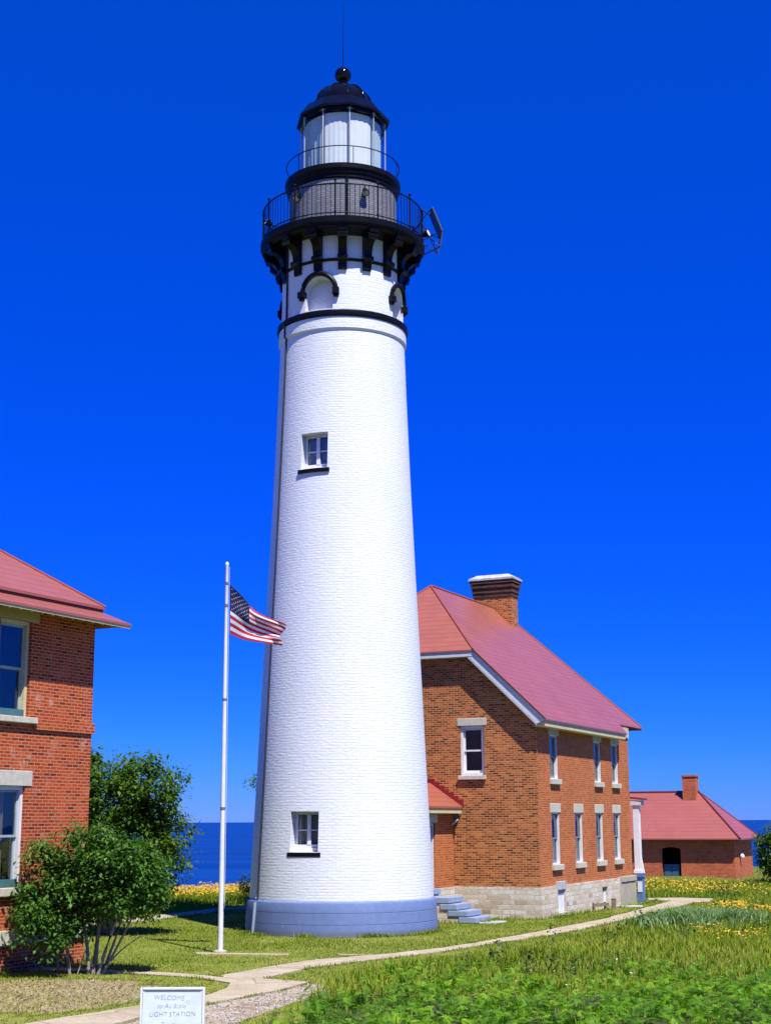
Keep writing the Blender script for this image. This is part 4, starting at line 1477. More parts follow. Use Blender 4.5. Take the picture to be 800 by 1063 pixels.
# flared eave
ov, et, ht = 0.66, 7.46, 7.74
def ring(e, z):
    return [(e, LY - e, z), (e, e * 0.72, z), (LX - e, e * 0.72, z), (LX - e, LY - e, z)]
mb = MB()
O_, I_ = ring(ov, et), ring(0.09, ht)
for k in range(4):
    k2 = (k + 1) % 4
    mb.slab([O_[k], O_[k2], I_[k2], I_[k]], 0.05)
eave = mb.build('eave_skirt', M['roof'], lh)
mb = MB()
A, B = ring(0.085, ht - 0.02), ring(0.20, ht + 0.0)
for (x0, x1, y0, y1) in ((0.06, 0.12, LY - 0.12, 0.12), (LX - 0.12, 0.12, 0.06, 0.12), (LX - 0.12, LX - 0.06, LY - 0.12, 0.12), (LX - 0.12, 0.12, LY - 0.12, LY - 0.06)):
    mb.box(x0, x1, y0, y1, ht - 0.03, ht + 0.10)
mb.build('roof_step', M['roofdark'], lh)
mb = MB()
E_ = ring(0.17, ht + 0.10)
mid = (LX / 2)
hh = ht + 0.10 + 0.70 * (abs(LX) / 2 + 0.17)
ra, rb = (mid, -abs(LX) / 2 + 0.03, hh), (mid, LY + abs(LX) / 2 - 0.03, hh)
mb.slab([E_[0], E_[1], ra, rb], 0.06)
mb.slab([E_[1], E_[2], ra], 0.06)
mb.slab([E_[2], E_[3], rb, ra], 0.06)
mb.slab([E_[3], E_[0], rb], 0.06)
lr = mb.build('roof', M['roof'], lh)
mb = MB()
capline(mb, E_[1], ra, 0.03)
capline(mb, E_[2], ra, 0.03)
mb.build('hip_cap', M['roofcap'], lr, 60)
mb = MB()
mb.slab([(ov - 0.02, LY - 0.5, et - 0.052), (ov - 0.02, ov * 0.70, et - 0.052), (ov - 0.05, ov * 0.68, et - 0.052), (ov - 0.05, LY - 0.5, et - 0.052)], 0.05)
mb.build('soffit_strip', M['cream'], eave)
mb = MB()
nrt = 27
for k in range(nrt):
    y = 0.30 - 0.345 * k
    mb.slab([(0.0, y, 7.70), (0.58, y, 7.425), (0.575, y, 7.385), (0.52, y, 7.355), (0.44, y, 7.375), (0.0, y, 7.56)], vec=(0, -0.07, 0))
mb.build('rafter_tails', M['cream'], eave)

# ------------------------------------------------------------------ far outbuilding
OC = (18.085, 78.80)
ob = thing('brick_outbuilding', 'low brick outbuilding with hipped red roof beyond the yellow flowers', 'outbuilding', (OC[0], OC[1], 0), AZ)
arc = []
ax0, ax1 = -3.86, -2.84
for k in range(10):
    a, b2 = ax0 + (ax1 - ax0) * k / 10, ax0 + (ax1 - ax0) * (k + 1) / 10
    t_ = ((a + b2) / 2 - (ax0 + ax1) / 2) / ((ax1 - ax0) / 2)
    arc.append((a, b2, 0.0, 1.46 + 0.13 * math.sqrt(max(0, 1 - t_ * t_))))
mb = MB()
wall(mb, 'x', 0.0, -11.0, 0.0, -0.4, 2.1, -1, [(ax0, ax1, 0.0, 1.40)], 0.25)
# segmental head: cut by laying wall pieces round the arch
mb.f, mb.v, mb.uv = [], [], []
for a, b2, z0, z1 in [(-11.0, ax0, -0.4, 2.1), (ax1, 0.0, -0.4, 2.1)]:
    wall(mb, 'x', 0.0, a, b2, z0, z1, -1)
for a, b2, _, zt in arc:
    wall(mb, 'x', 0.0, a, b2, zt, 2.1, -1)
    mb.face([(a, 0, zt), (b2, 0, zt), (b2, 0.25, zt), (a, 0.25, zt)])
for x in (ax0, ax1):
    mb.face([(x, 0, 0), (x, 0.25, 0), (x, 0.25, 1.5), (x, 0, 1.5)])
wall(mb, 'y', 0.0, 0.0, 4.5, -0.4, 2.1, 1)
wall(mb, 'y', -11.0, 0.0, 4.5, -0.4, 2.1, -1)
wall(mb, 'x', 4.5, -11.0, 0.0, -0.4, 2.1, 1)
mb.build('wall', M['brick_shed'], ob)
ov2, ez2 = 0.42, 2.03
rg, rzz = 2.25, 2.03 + 0.925 * (2.25 + 0.42)
mb = MB()
q0, q1, q2, q3 = (ov2, -ov2, ez2), (ov2, 4.5 + ov2, ez2), (-11 - ov2, 4.5 + ov2, ez2), (-11 - ov2, -ov2, ez2)
ra, rb = (-rg, rg, rzz), (-11 + rg, rg, rzz)
mb.slab([q3, q0, ra, rb], 0.06)
mb.slab([q0, q1, ra], 0.06)
mb.slab([q1, q2, rb, ra], 0.06)
mb.slab([q2, q3, rb], 0.06)
orf = mb.build('roof', mat_roof('red_shed_shingle', (0.34, 0.098, 0.078), 0.42), ob)
mb = MB()
capline(mb, q0, ra, 0.05)
capline(mb, ra, rb, 0.06)
capline(mb, q1, ra, 0.04)
mb.build('hip_cap', M['roofdark'], orf, 60)
mb = MB().box(-11 - ov2, ov2 - 0.03, -ov2 + 0.02, 4.5 + ov2 - 0.02, ez2 - 0.10, ez2 - 0.062)
mb.build('soffit', M['roofdark'], orf)
mb = MB().box(-3.02, -2.30, 1.75, 2.45, 3.4, 5.30)
mb.box(-3.06, -2.26, 1.71, 2.49, 5.30, 5.40)
mb.build('chimney', M['brick_shed'], ob)
mb = MB().box(ax0 - 0.3, ax1 + 0.3, 1.6, 1.64, 0, 2.0)
mb.box(ax0 - 0.3, ax0 - 0.26, 0.27, 1.6, 0, 2.0)
mb.box(ax1 + 0.26, ax1 + 0.3, 0.27, 1.6, 0, 2.0)
mb.build('doorway_recess', M['interior'], ob)
for a, c in ((-3.80, -3.40), (-3.38, -2.98)):
    mb = MB().box(a, c, 0.16, 0.21, 0.02, 0.70)
    for za, zb in ((0.08, 0.34), (0.40, 0.64)):
        mb.box(a + 0.06, c - 0.06, 0.145, 0.162, za, zb)
    mb.build('half_door', M['tealdoor'], ob)
mb = MB().box(-3.40, -3.37, 0.13, 0.2, 0.3, 0.42)
mb = MB()
for k in range(10):
    a0, a1 = PI * k / 10, PI * (k + 1) / 10
    cx, rx = (ax0 + ax1) / 2, (ax1 - ax0) / 2
    o_ = lambda t_, r: (cx + (rx + r) * math.cos(t_), -0.012, 1.46 + (0.13 + r) * math.sin(t_))
    mb.slab([o_(a0, 0), o_(a0, 0.12), o_(a1, 0.12), o_(a1, 0)], vec=(0, 0.05, 0))
mb.build('arch_bricks', M['brick_shed'], ob)
mb = MB().lathe([(0, 1.02), (0.10, 1.02), (0.13, 1.08), (0.10, 1.20), (0.03, 1.24), (0, 1.24)], 12)
lamp = mb.build('wall_lamp', M['white'], ob, 50)
lamp.location = (0.12, 1.30, 0)

# ------------------------------------------------------------------ flagpole, flag, sign, small things
FX, FY = -3.906, 35.80
fp = thing('flagpole', 'tall thin white flagpole standing on the lawn beside the lighthouse', 'flagpole', (FX, FY, 0))
mb = MB()
mb.lathe([(0.0, -0.2), (0.062, -0.2), (0.059, 2.0), (0.052, 4.8), (0.045, 7.2), (0.038, 9.18), (0.045, 9.20), (0.045, 9.25), (0.0, 9.29)], 14)
mb.build('pole', M['pole'], fp, 50)
for z in (3.32, 5.9, 8.2, 8.75):
    r = 0.061 if z < 5 else 0.050
    MB().lathe([(r - 0.012, z - 0.03), (r + 0.004, z - 0.03), (r + 0.004, z + 0.03), (r - 0.012, z + 0.03)], 14).build('collar', M['steel'], fp, 50)
mb = MB()
mb.tube([(0.085, -0.02, 1.1), (0.078, -0.02, 5), (0.06, -0.02, 9.15)], 0.006, 5)
mb.build('halyard', M['offwhite'], fp)
mb = MB()
mb.lathe([(0.0, -0.1), (0.16, -0.1), (0.16, 0.05), (0.10, 0.08), (0.0, 0.08)], 16)
mb.build('foot', M['concrete_tan'], fp, 50)
mb = MB()
mb.tube([(0.075, -0.05, 1.02), (0.085, -0.05, 1.10), (0.075, -0.05, 1.18)], 0.012, 6)
mb.build('cleat', M['steel'], fp)

# flag: 50 stars, 13 stripes; hoist along the pole, drooping and folded towards the fly
NU, NV = 76, 52
HO, FLY = 1.21, 1.95
def flag_pt(s, t):
    """s 0 hoist .. 1 fly, t 0 top .. 1 bottom"""
    e = s ** 1.25
    top = 8.71 - 1.02 * s - 0.14 * math.sin(s * PI)
    bot = 7.50 + 0.07 * math.sin(s * PI * 0.9) - 0.03 * s
    bot = 7.50 - 0.10 * math.sin(s * PI * 0.55) * 1.0 - 0.34 * s + 0.12 * s * s
    z = top + (bot - top) * t
    x = 0.075 + 1.36 * s - 0.06 * s * t + 0.03 * math.sin(9 * s + 2 * t)
    y = -0.02 + 0.75 * s * 0.55 * math.sin(s * 2.0) * -0.6
    y += (0.02 + 0.11 * e) * math.sin(7.5 * t + 5.5 * s) + 0.05 * e * math.sin(15 * t - 6 * s)
    x += 0.05 * e * math.cos(7.5 * t + 5.5 * s)
    return (x, y, z)
fv = [flag_pt(i / NU, j / NV) for i in range(NU + 1) for j in range(NV + 1)]
mfl = {}
for nm, col in (('flag_red_cloth', (0.52, 0.020, 0.038)), ('flag_white_cloth', (0.84, 0.82, 0.82)), ('flag_blue_cloth', (0.006, 0.008, 0.055))):
    m_, nt, b = nodes_of(nm)
    b.inputs['Base Color'].default_value = (*col, 1)
    b.inputs['Roughness'].default_value = 0.8
    vv = coords(nt, 'Object')
    bump(nt, b, noise(nt, vv, 90, 2), 0.1, 0.005)
    tl = nd(nt, 'ShaderNodeBsdfTranslucent')
    tl.inputs[0].default_value = (*col, 1)
    mx = nd(nt, 'ShaderNodeMixShader')
    mx.inputs[0].default_value = 0.3
    nt.links.new(b.outputs[0], mx.inputs[1])
    nt.links.new(tl.outputs[0], mx.inputs[2])
    nt.links.new(mx.outputs[0], nt.nodes['Material Output'].inputs[0])
    mfl[nm] = m_
flag = thing('flag', 'stars and stripes flag flying halfway down from the flagpole top', 'flag', (FX, FY, 0))
def flag_part(name, mat, test):
    fc = []
    for i in range(NU):
        for j in range(NV):
            if test((i + 0.5) / NU, int((j + 0.5) / NV * 13)):
                a = i * (NV + 1) + j
                fc.append((a, a + 1, a + NV + 2, a + NV + 1))
    me = bpy.data.meshes.new(name)
    me.from_pydata(fv, [], fc)
    bm = bmesh.new()
    bm.from_mesh(me)
    bmesh.ops.delete(bm, geom=[q for q in bm.verts if not q.link_faces], context='VERTS')
    bm.to_mesh(me)
    bm.free()
    me.polygons.foreach_set('use_smooth', [True] * len(me.polygons))
    me.materials.append(mat)
    o = bpy.data.objects.new(name, me)
    COL.objects.link(o)
    o.parent = flag
    return o
flag_part('canton', mfl['flag_blue_cloth'], lambda s, r: s < 0.40 and r < 7)
flag_part('red_stripes', mfl['flag_red_cloth'], lambda s, r: r % 2 == 0 and not (s < 0.40 and r < 7))
flag_part('white_stripes', mfl['flag_white_cloth'], lambda s, r: r % 2 == 1 and not (s < 0.40 and r < 7))
mb = MB()
for row in range(9):
    for col in range(6 if row % 2 == 0 else 5):
        sc_ = 0.40 * (col * 2 + (1 if row % 2 == 0 else 2)) / 12
        tc_ = (7 / 13) * (row + 1) / 10
        for side in (1, -1):
            pts = []
            for k in range(10):
                rad = 0.021 if k % 2 == 0 else 0.0085
                an = PI / 2 + k * PI / 5
                q = Vector(flag_pt(sc_ + rad * math.cos(an) / FLY, max(0, tc_ - rad * math.sin(an) / HO)))
                pts.append(q + Vector((0, -0.006 * side, 0)))
            mb.face(pts)
mb.build('stars', mfl['flag_white_cloth'], flag)

# whiteboard sign
SX, SY = -2.09, 15.0
sg = thing('whiteboard_sign', 'white dry erase welcome board on wooden legs at the bottom edge', 'sign', (SX, SY, 0), math.radians(-1))
mb = MB().box(-0.29, 0.29, -0.012, 0.012, 0.62, 1.405)
mb.build('board', M['boardwhite'], sg)
mb = MB()
mb.box(-0.315, -0.29, -0.022, 0.022, 0.60, 1.425)
mb.box(0.29, 0.315, -0.022, 0.022, 0.60, 1.425)
mb.box(-0.29, 0.29, -0.022, 0.022, 1.405, 1.425)
mb.box(-0.29, 0.29, -0.022, 0.022, 0.60, 0.62)
bevel(mb.build('frame', M['white'], sg), 0.004)
mb = MB().box(-0.27, 0.27, -0.0135, -0.012, 1.385, 1.396)
mb.build('border_line', M['steel'], sg)
for sx in (-1, 1):
    for sy in (0.03, 0.07):
        mb = MB().tube([(sx * 0.27, sy, 0.9 if sy > 0.05 else 1.40), (sx * 0.30, sy + (0.42 if sy > 0.05 else -0.10), -0.1)], 0.02, 8)
        mb.build('leg', M['wood'], sg, 60)
inkb = mat_plain('blue_marker_ink', (0.34, 0.42, 0.60), 0.6, 0.2, 5)
for body, x, z, size, sh, mt in (('WELCOME', -0.185, 1.315, 0.062, 0.15, inkb), ('to Au Sable', -0.15, 1.235, 0.060, 0.3, M['ink']), ('LIGHT STATION', -0.225, 1.155, 0.062, 0.12, M['ink']),
                             ('-72\u00b0-', 0.11, 1.275, 0.045, 0.2, M['ink']), ('Tours', -0.11, 1.065, 0.058, 0.2, M['ink']), ('10 - 4', -0.08, 0.975, 0.055, 0.2, M['ink'])):
    cu = bpy.data.curves.new('lettering', 'FONT')
    cu.body = body
    cu.size = size
    cu.shear = sh
    cu.offset = -0.0012
    cu.resolution_u = 3
    to = bpy.data.objects.new('lettering', cu)
    COL.objects.link(to)
    bpy.context.view_layer.update()
    dg = bpy.context.evaluated_depsgraph_get()
    me = bpy.data.meshes.new_from_object(to.evaluated_get(dg), depsgraph=dg)
    bpy.data.objects.remove(to)
    me.materials.clear()
    me.materials.append(mt)
    lo = bpy.data.objects.new('lettering', me)
    COL.objects.link(lo)
    lo.parent = sg
    lo.location = (x, -0.0140, z)
    lo.rotation_euler = (PI / 2, random.uniform(-0.03, 0.03), 0)

# short wooden post and boards by the foundation
wp = thing('wooden_post', 'short weathered wooden post beside the stone foundation', 'post', (7.72, 51.95, 0))
mb = MB().box(-0.075, 0.075, -0.075, 0.075, -0.2, 0.36)
bevel(mb.build('shaft', M['wood'], wp), 0.012)
MB().box(-0.09, 0.09, -0.09, 0.09, 0.361, 0.385).build('cap', M['wood'], wp)
rl = thing('wooden_rail', 'low weathered plank rail leaning between post and foundation', 'rail', (7.2, 51.3, 0), math.radians(50))
MB().box(-0.5, 0.45, -0.02, 0.02, 0.16, 0.27).build('plank', M['wood'], rl)
for x in (-0.42, 0.3):
    MB().box(x - 0.03, x + 0.03, 0.021, 0.075, -0.1, 0.30).build('stake', M['wood'], rl)
fs = MB().box(-0.55, 0.55, -0.25, 0.25, -0.05, 0.05)
fs = bevel(fs.build('flagstone', M['capconcrete']), 0.02)
fs.location = (8.45, 53.75, 0)
fs.rotation_euler = (0, 0, AZ + 0.3)
tag(fs, 'pale flat stone slab on the grass between foundation and walk', 'slab')

# ================================================================== VEGETATION
LEAF_V = [(0, 0, 0), (0.32, 0.45, 0.07), (0, 1.0, -0.06), (-0.32, 0.45, 0.07)]
LEAF_F = [(0, 1, 2, 3)]
M['leaf_dark'] = mat_leaf('dark_green_leaves', [(0.0, (0.026, 0.062, 0.007)), (0.5, (0.085, 0.165, 0.016)), (0.85, (0.16, 0.25, 0.028)), (1.0, (0.27, 0.33, 0.045))], 0.4, 0.5, 1.2, 0.12, 0.22)
M['leaf_lilac'] = mat_leaf('lilac_leaves', [(0.0, (0.022, 0.060, 0.011)), (0.5, (0.078, 0.18, 0.026)), (0.85, (0.15, 0.28, 0.045)), (1.0, (0.30, 0.33, 0.075))], 0.38, 0.5, 1.2, 0.12, 0.22)
M['leaf_far'] = mat_leaf('olive_green_leaves', [(0.0, (0.018, 0.034, 0.010)), (0.5, (0.040, 0.070, 0.018)), (1.0, (0.085, 0.115, 0.03))], 0.25, 0.45, 1.0, 0.12, 0.4)

def leafy(rng, lobes, ncl, per, size, crad, shell=0.55):
    """cluster centres spread in ellipsoid lobes, then leaves round each"""
    vol = np.array([l[3] * l[4] * l[5] for l in lobes])
    pick = rng.choice(len(lobes), ncl, p=vol / vol.sum())
    d = rng.normal(size=(ncl, 3))
    d /= np.linalg.norm(d, axis=1)[:, None]
    rad = (shell + (1 - shell) * rng.random(ncl)) ** 0.8
    rad = np.where(rng.random(ncl) < 0.25, rng.random(ncl) ** 0.5 * shell, rad)
    L = np.array(lobes)[pick]
    cc = L[:, :3] + d * rad[:, None] * L[:, 3:6]
    cc[:, 2] = np.maximum(cc[:, 2], 0.25)
    cs = crad * (0.6 + 0.9 * rng.random(ncl))
    n = ncl * per
    k = np.repeat(np.arange(ncl), per)
    e = rng.normal(size=(n, 3)) * 0.55
    pos = cc[k] + e * cs[k][:, None]
    keep = pos[:, 2] > 0.08
    pos, k, e = pos[keep], k[keep], e[keep]
    n = len(pos)
    az = np.arctan2(e[:, 1], e[:, 0]) - PI / 2 + rng.normal(size=n) * 0.8
    tilt = rng.normal(size=n) * 0.55 + 0.35
    taz = az + PI / 2
    sc = size * (0.6 + 0.8 * rng.random(n))
    ctint = rng.random(ncl)
    tint = np.clip(0.35 * ctint[k] + 0.55 * rng.random(n) + 0.05, 0, 1)
    V, Fc, T = scatter(LEAF_V, LEAF_F, pos, az, tilt, taz, sc, tint)
    return V, Fc, T, cc

def bend(a, b2, n=5, sag=0.12, rng=None):
    a, b2 = Vector(a), Vector(b2)
    L = (b2 - a).length
    o = Vector((rng.normal() * sag * L, rng.normal() * sag * L, 0.10 * L))
    return [a.lerp(b2, t_) + o * (4 * t_ * (1 - t_)) * 0.5 for t_ in [j / n for j in range(n + 1)]]

def tree(name, label, cat, loc, lobes, ncl, per, size, crad, stems, leafmat, barkmat, seed, group=None, stem_name='trunk', nbr=26, shell=0.55, br=0.016):
    rng = np.random.default_rng(seed)
    t = thing(name, label, cat, loc, 0, group)
    V, Fc, T, cc = leafy(rng, lobes, ncl, per, size, crad, shell)
    np_mesh('crown', V, Fc, T, leafmat, t)
    tips = []
    mbs = []
    for (p0, p1, r0_, r1) in stems:
        mb = MB()
        path = bend(p0, p1, 7, 0.10, rng)
        rads = [r0_ + (r1 - r0_) * (j / 7) ** 0.8 for j in range(8)]
        mb.tube(path, rads, 8)
        tips.append(path)
        mbs.append(mb)
    order = rng.permutation(len(cc))[:nbr]
    for q in order:
        c = Vector(cc[q])
        best, bd = None, 1e9
        for si, path in enumerate(tips):
            for j in range(2, 8):
                p = path[j]
                d = (p - c).length + (0.5 if p.z > c.z else 0)
                if d < bd:
                    bd, best = d, (si, p)
        si, p = best
        bp = bend(p, c, 5, 0.10, rng)
        mbs[si].tube(bp, [br * 1.3, br * 1.1, br, br * 0.8, br * 0.55, br * 0.3], 5, False)
    for mb in mbs:
        mb.build(stem_name, barkmat, t, 60)
    return t

# big leafy tree behind the corner of the left house
tree('maple_tree', 'tall dark green tree behind the corner of the orange brick house', 'tree', (-7.6, 41.6, 0),
     [(-0.75, 0, 3.65, 1.65, 1.7, 1.5), (0.95, -0.1, 3.5, 1.05, 1.4, 1.45), (1.25, 0, 2.2, 1.0, 1.2, 1.2), (-0.2, 0.1, 1.6, 1.6, 1.4, 1.0), (-0.95, 0.1, 4.9, 0.35, 0.4, 0.45)],
     480, 70, 0.125, 0.25, [((0, 0, -0.1), (-0.7, 0.1, 3.6), 0.13, 0.04), ((0.1, 0, -0.1), (0.9, -0.1, 3.5), 0.11, 0.03), ((0.05, 0, -0.1), (0.3, 0.5, 2.6), 0.08, 0.03)],
     M['leaf_dark'], M['bark'], 21, nbr=40)
# lilac in front of the left house
lil = [((-0.05, 0, -0.1), (-0.55, 0.15, 1.75), 0.045, 0.02), ((0.0, 0.05, -0.1), (-0.15, 0.2, 2.2), 0.05, 0.02), ((0.08, 0, -0.1), (0.35, 0.0, 2.1), 0.05, 0.02), ((0.12, -0.05, -0.1), (0.75, -0.05, 1.7), 0.042, 0.018),
       ((0.18, 0, -0.1), (1.0, 0.1, 1.6), 0.032, 0.015), ((0.16, 0.1, -0.1), (0.70, 0.25, 2.0), 0.036, 0.015), ((-0.42, 0.05, -0.1), (-0.50, 0.1, 1.6), 0.042, 0.02), ((-0.7, 0.2, -0.1), (-0.95, 0.25, 1.5), 0.03, 0.015),
       ((0.2, -0.02, 0.0), (1.0, -0.1, 0.75), 0.022, 0.010), ((-0.3, -0.05, -0.1), (0.02, 0.0, 0.85), 0.016, 0.010)]
tree('lilac_bush', 'many stemmed lilac bush growing against the orange brick house', 'bush', (-5.98, 31.0, 0),
     [(-0.55, 0.2, 1.62, 1.05, 0.85, 0.75), (0.55, 0.15, 1.85, 0.95, 0.85, 0.85), (0.0, 0.1, 2.35, 0.85, 0.75, 0.62), (-0.8, 0.1, 1.0, 0.72, 0.6, 0.42), (1.0, 0.1, 1.55, 0.42, 0.5, 0.50), (-1.0, 0.2, 2.25, 0.5, 0.5, 0.40), (-1.15, -0.5, 1.15, 0.45, 0.5, 0.45), (-0.8, -0.5, 0.8, 0.5, 0.4, 0.4)],
     430, 58, 0.095, 0.19, lil, M['leaf_lilac'], M['paleb'], 5, stem_name='stem', nbr=60, shell=0.6, br=0.010)
# bush at the right edge
tree('round_bush', 'dense round green bush growing beside the far low outbuilding', 'bush', (19.05, 72.5, 0),
     [(0.0, 0, 1.5, 1.35, 1.3, 1.35), (0.5, 0, 2.2, 1.1, 1.1, 0.85), (-0.3, -0.1, 0.8, 1.1, 1.0, 0.7), (1.6, 0, 1.5, 1.3, 1.2, 1.2)],
     420, 60, 0.14, 0.26, [((0, 0, -0.1), (0.2, 0, 2.2), 0.09, 0.03), ((0.2, 0, -0.1), (1.2, 0, 2.0), 0.07, 0.03)], M['leaf_dark'], M['bark'], 9, nbr=24)
# little tree hidden behind the tower whose branch peeks out
tree('slender_tree', 'small tree behind the lighthouse, only one leafy branch peeking past its wall', 'tree', (-3.3, 54.5, 0),
     [(-1.36, -0.2, 4.40, 0.34, 0.4, 0.26), (-0.45, 0, 4.1, 0.7, 0.7, 0.8), (0.1, 0, 3.3, 0.75, 0.7, 0.8)],
     110, 40, 0.11, 0.17, [((0, 0, -0.1), (-0.2, 0, 3.9), 0.07, 0.03), ((-0.1, 0, 3.0), (-1.2, -0.2, 4.35), 0.03, 0.012)], M['leaf_dark'], M['bark'], 13, nbr=12)
# small bushes on the bluff
tree('juniper_bush', 'small dark bush on the bluff just behind the grey tower base', 'bush', (-4.9, 57.0, 0),
     [(0, 0, 0.75, 0.75, 0.6, 0.55), (0.7, 0.1, 0.85, 0.7, 0.6, 0.6)], 60, 40, 0.09, 0.17, [((0, 0, -0.1), (0.2, 0, 0.8), 0.04, 0.02)], M['leaf_far'], M['bark'], 17, nbr=10)

# ---------------- ground cover
GRASS_F3 = [(0, 1, 2)]
def blades(rng, pos, h, w, lean, tint):
    """single triangle grass blades"""
    n = len(pos)
    az = rng.random(n) * 2 * PI
    la = rng.random(n) * 2 * PI
    dx, dy = np.cos(az) * w * 0.5, np.sin(az) * w * 0.5
    lx, ly = np.cos(la) * lean * h, np.sin(la) * lean * h
    V = np.empty((n, 3, 3))
    V[:, 0] = pos + np.stack([-dx, -dy, 0 * dx], -1)
    V[:, 1] = pos + np.stack([dx, dy, 0 * dx], -1)
    V[:, 2] = pos + np.stack([lx, ly, h * np.sqrt(np.clip(1 - lean ** 2, 0.05, 1))], -1)
    return V.reshape(-1, 3), np.arange(n * 3).reshape(n, 3), np.repeat(tint, 3)

def tall_blades(rng, pos, h, w, lean, tint):
    """curved blades of three triangles (as a quad and a tip quad)"""
    n = len(pos)
    az = rng.random(n) * 2 * PI
    la = az + PI / 2 + rng.normal(size=n) * 0.4
    dx, dy = np.cos(az) * w * 0.5, np.sin(az) * w * 0.5
    V = np.empty((n, 5, 3))
    def spine(t_):
        return np.stack([np.cos(la) * lean * h * t_ ** 2, np.sin(la) * lean * h * t_ ** 2, h * t_ * (1 - 0.25 * lean * t_)], -1)
    D = np.stack([dx, dy, 0 * dx], -1)
    V[:, 0] = pos - D
    V[:, 1] = pos + D
    V[:, 2] = pos + spine(0.55) + D * 0.75
    V[:, 3] = pos + spine(0.55) - D * 0.75
    V[:, 4] = pos + spine(1.0)
    base = (np.arange(n) * 5)[:, None]
    f1 = base + np.array([0, 1, 2])
    f2 = base + np.array([0, 2, 3])
    f3 = base + np.array([3, 2, 4])
    return V.reshape(-1, 3), np.concatenate([f1, f2, f3]), np.repeat(tint, 5)

def sample_wedge(rng, n, y0, y1, slope=0.31, pad=4.5):
    """points on the ground spread evenly over the part of it the camera looks along"""
    y = np.sqrt(y0 ** 2 + (y1 ** 2 - y0 ** 2) * rng.random(n))
    x = (rng.random(n) * 2 - 1) * (slope * y + pad)
    return x, y

H_FOOT = [(HC[0] + math.cos(-AZ) * a + math.sin(-AZ) * b2, HC[1] - math.sin(-AZ) * a + math.cos(-AZ) * b2) for a, b2 in ((0.07, -0.07), (0.45, 8.4), (0.5, 12.2), (-9.9, 12.2), (-9.9, -0.07), (-4.6, -0.07), (-4.6, -4.2), (-2.85, -4.2), (-2.85, -2.6), (-1.1, -2.6), (-1.1, -1.45), (-2.85, -1.45), (-2.85, -0.07))]
L_FOOT = [(LC[0] + math.cos(-LAZ) * a + math.sin(-LAZ) * b2, LC[1] - math.sin(-LAZ) * a + math.cos(-LAZ) * b2) for a, b2 in ((0.05, 0.05), (LX, 0.05), (LX, LY), (0.05, LY))]
O_FOOT = [(OC[0] + math.cos(-AZ) * a + math.sin(-AZ) * b2, OC[1] - math.sin(-AZ) * a + math.cos(-AZ) * b2) for a, b2 in ((0.05, -0.05), (0.05, 4.6), (-11, 4.6), (-11, -0.05))]
def blocked(x, y):
    m = np.hypot(x - TX, y - TY) < 2.76
    for P in (H_FOOT, L_FOOT, O_FOOT, WALK, CROSS, BAND, FRONT, bk):
        m |= pnpoly(x, y, P)
    return m

# the lawn: short mown grass
rng = np.random.default_rng(31)
M['lawn'] = mat_leaf('mown_grass', [(0.0, (0.11, 0.17, 0.012)), (0.45, (0.20, 0.27, 0.020)), (0.75, (0.31, 0.33, 0.045)), (1.0, (0.48, 0.42, 0.13))], 0.3, 0.6, 0.45, 0.16, 0.2)
x, y = sample_wedge(rng, 510000, 19, 60)
ok = ~blocked(x, y) & ~pnpoly(x, y, WILD) & (y < edge_y(x) - 1)
back_line = np.interp(x, [-14, -9.5, -7.42, -6.51, -5.77, -4.4, -2.0], [40, 45.5, 49.6, 52.0, 54.0, 55.8, 57.2])
ok &= y < back_line
gr = pnpoly(x, y, GRAVEL)
br_ = pnpoly(x, y, BARE)
dryb = (vnoise(x, y, 1.2, 8) > 0.66)
ok &= ~(gr & (rng.random(len(x)) > 0.05)) & ~(br_ & (rng.random(len(x)) > 0.60 + 0.9 * vnoise(x, y, 0.9, 61))) & ~(dryb & (rng.random(len(x)) > 0.55))
x, y, br_, dryb = x[ok], y[ok], br_[ok], dryb[ok]
n = len(x)
h = (0.022 + 0.045 * rng.random(n)) * (0.6 + 0.8 * vnoise(x, y, 2.5, 4))
tuft = vnoise(x, y, 0.6, 12) > 0.80
h = np.where(tuft, h * 1.6, h)
tint = np.clip(rng.random(n) * 0.55 + 0.35 * vnoise(x, y, 1.8, 6) + 0.10 * br_ + 0.28 * br_ * rng.random(n) + 0.12 * dryb, 0, 1)
V, Fc, T = blades(rng, np.stack([x, y, ground_z(x, y) - 0.004], -1), h, 0.016 + 0.014 * rng.random(n), 0.25 + 0.5 * rng.random(n), tint)
lawn = np_mesh('grass', V, Fc, T, M['lawn'])
tag(lawn, 'short mown grass of the lawn round the tower, yellowing in patches', 'grass', kind='stuff')

# uncut fringe of grass against the tower, the houses, the pole and the walk edges
def ring_pts(rng, poly, n, spread):
    P = np.array(poly + [poly[0]])
    L = np.hypot(*(P[1:] - P[:-1]).T)
    c_ = np.concatenate([[0], np.cumsum(L)])
    s_ = rng.random(n) * c_[-1]
    k = np.clip(np.searchsorted(c_, s_) - 1, 0, len(L) - 1)
    t_ = ((s_ - c_[k]) / L[k])[:, None]
    q = P[k] * (1 - t_) + P[k + 1] * t_
    return q[:, 0] + rng.normal(size=n) * spread, q[:, 1] + rng.normal(size=n) * spread
tw = [(TX + 2.80 * math.cos(a), TY + 2.80 * math.sin(a)) for a in np.linspace(0, 2 * PI, 60)[:-1]]
xs, ys, hs = [], [], []
for poly, n, sp_, hm in ((tw, 5200, 0.07, 0.11), (H_FOOT, 9000, 0.16, 0.17), (L_FOOT, 4200, 0.14, 0.20), (WALK, 7000, 0.06, 0.09), (FRONT, 3600, 0.06, 0.08), (BAND, 2400, 0.06, 0.08), (bk, 4000, 0.08, 0.10)):
    a, b2 = ring_pts(rng, poly, n, sp_)
    xs.append(a); ys.append(b2); hs.append(np.full(n, hm))
x, y, h = np.concatenate(xs), np.concatenate(ys), np.concatenate(hs)
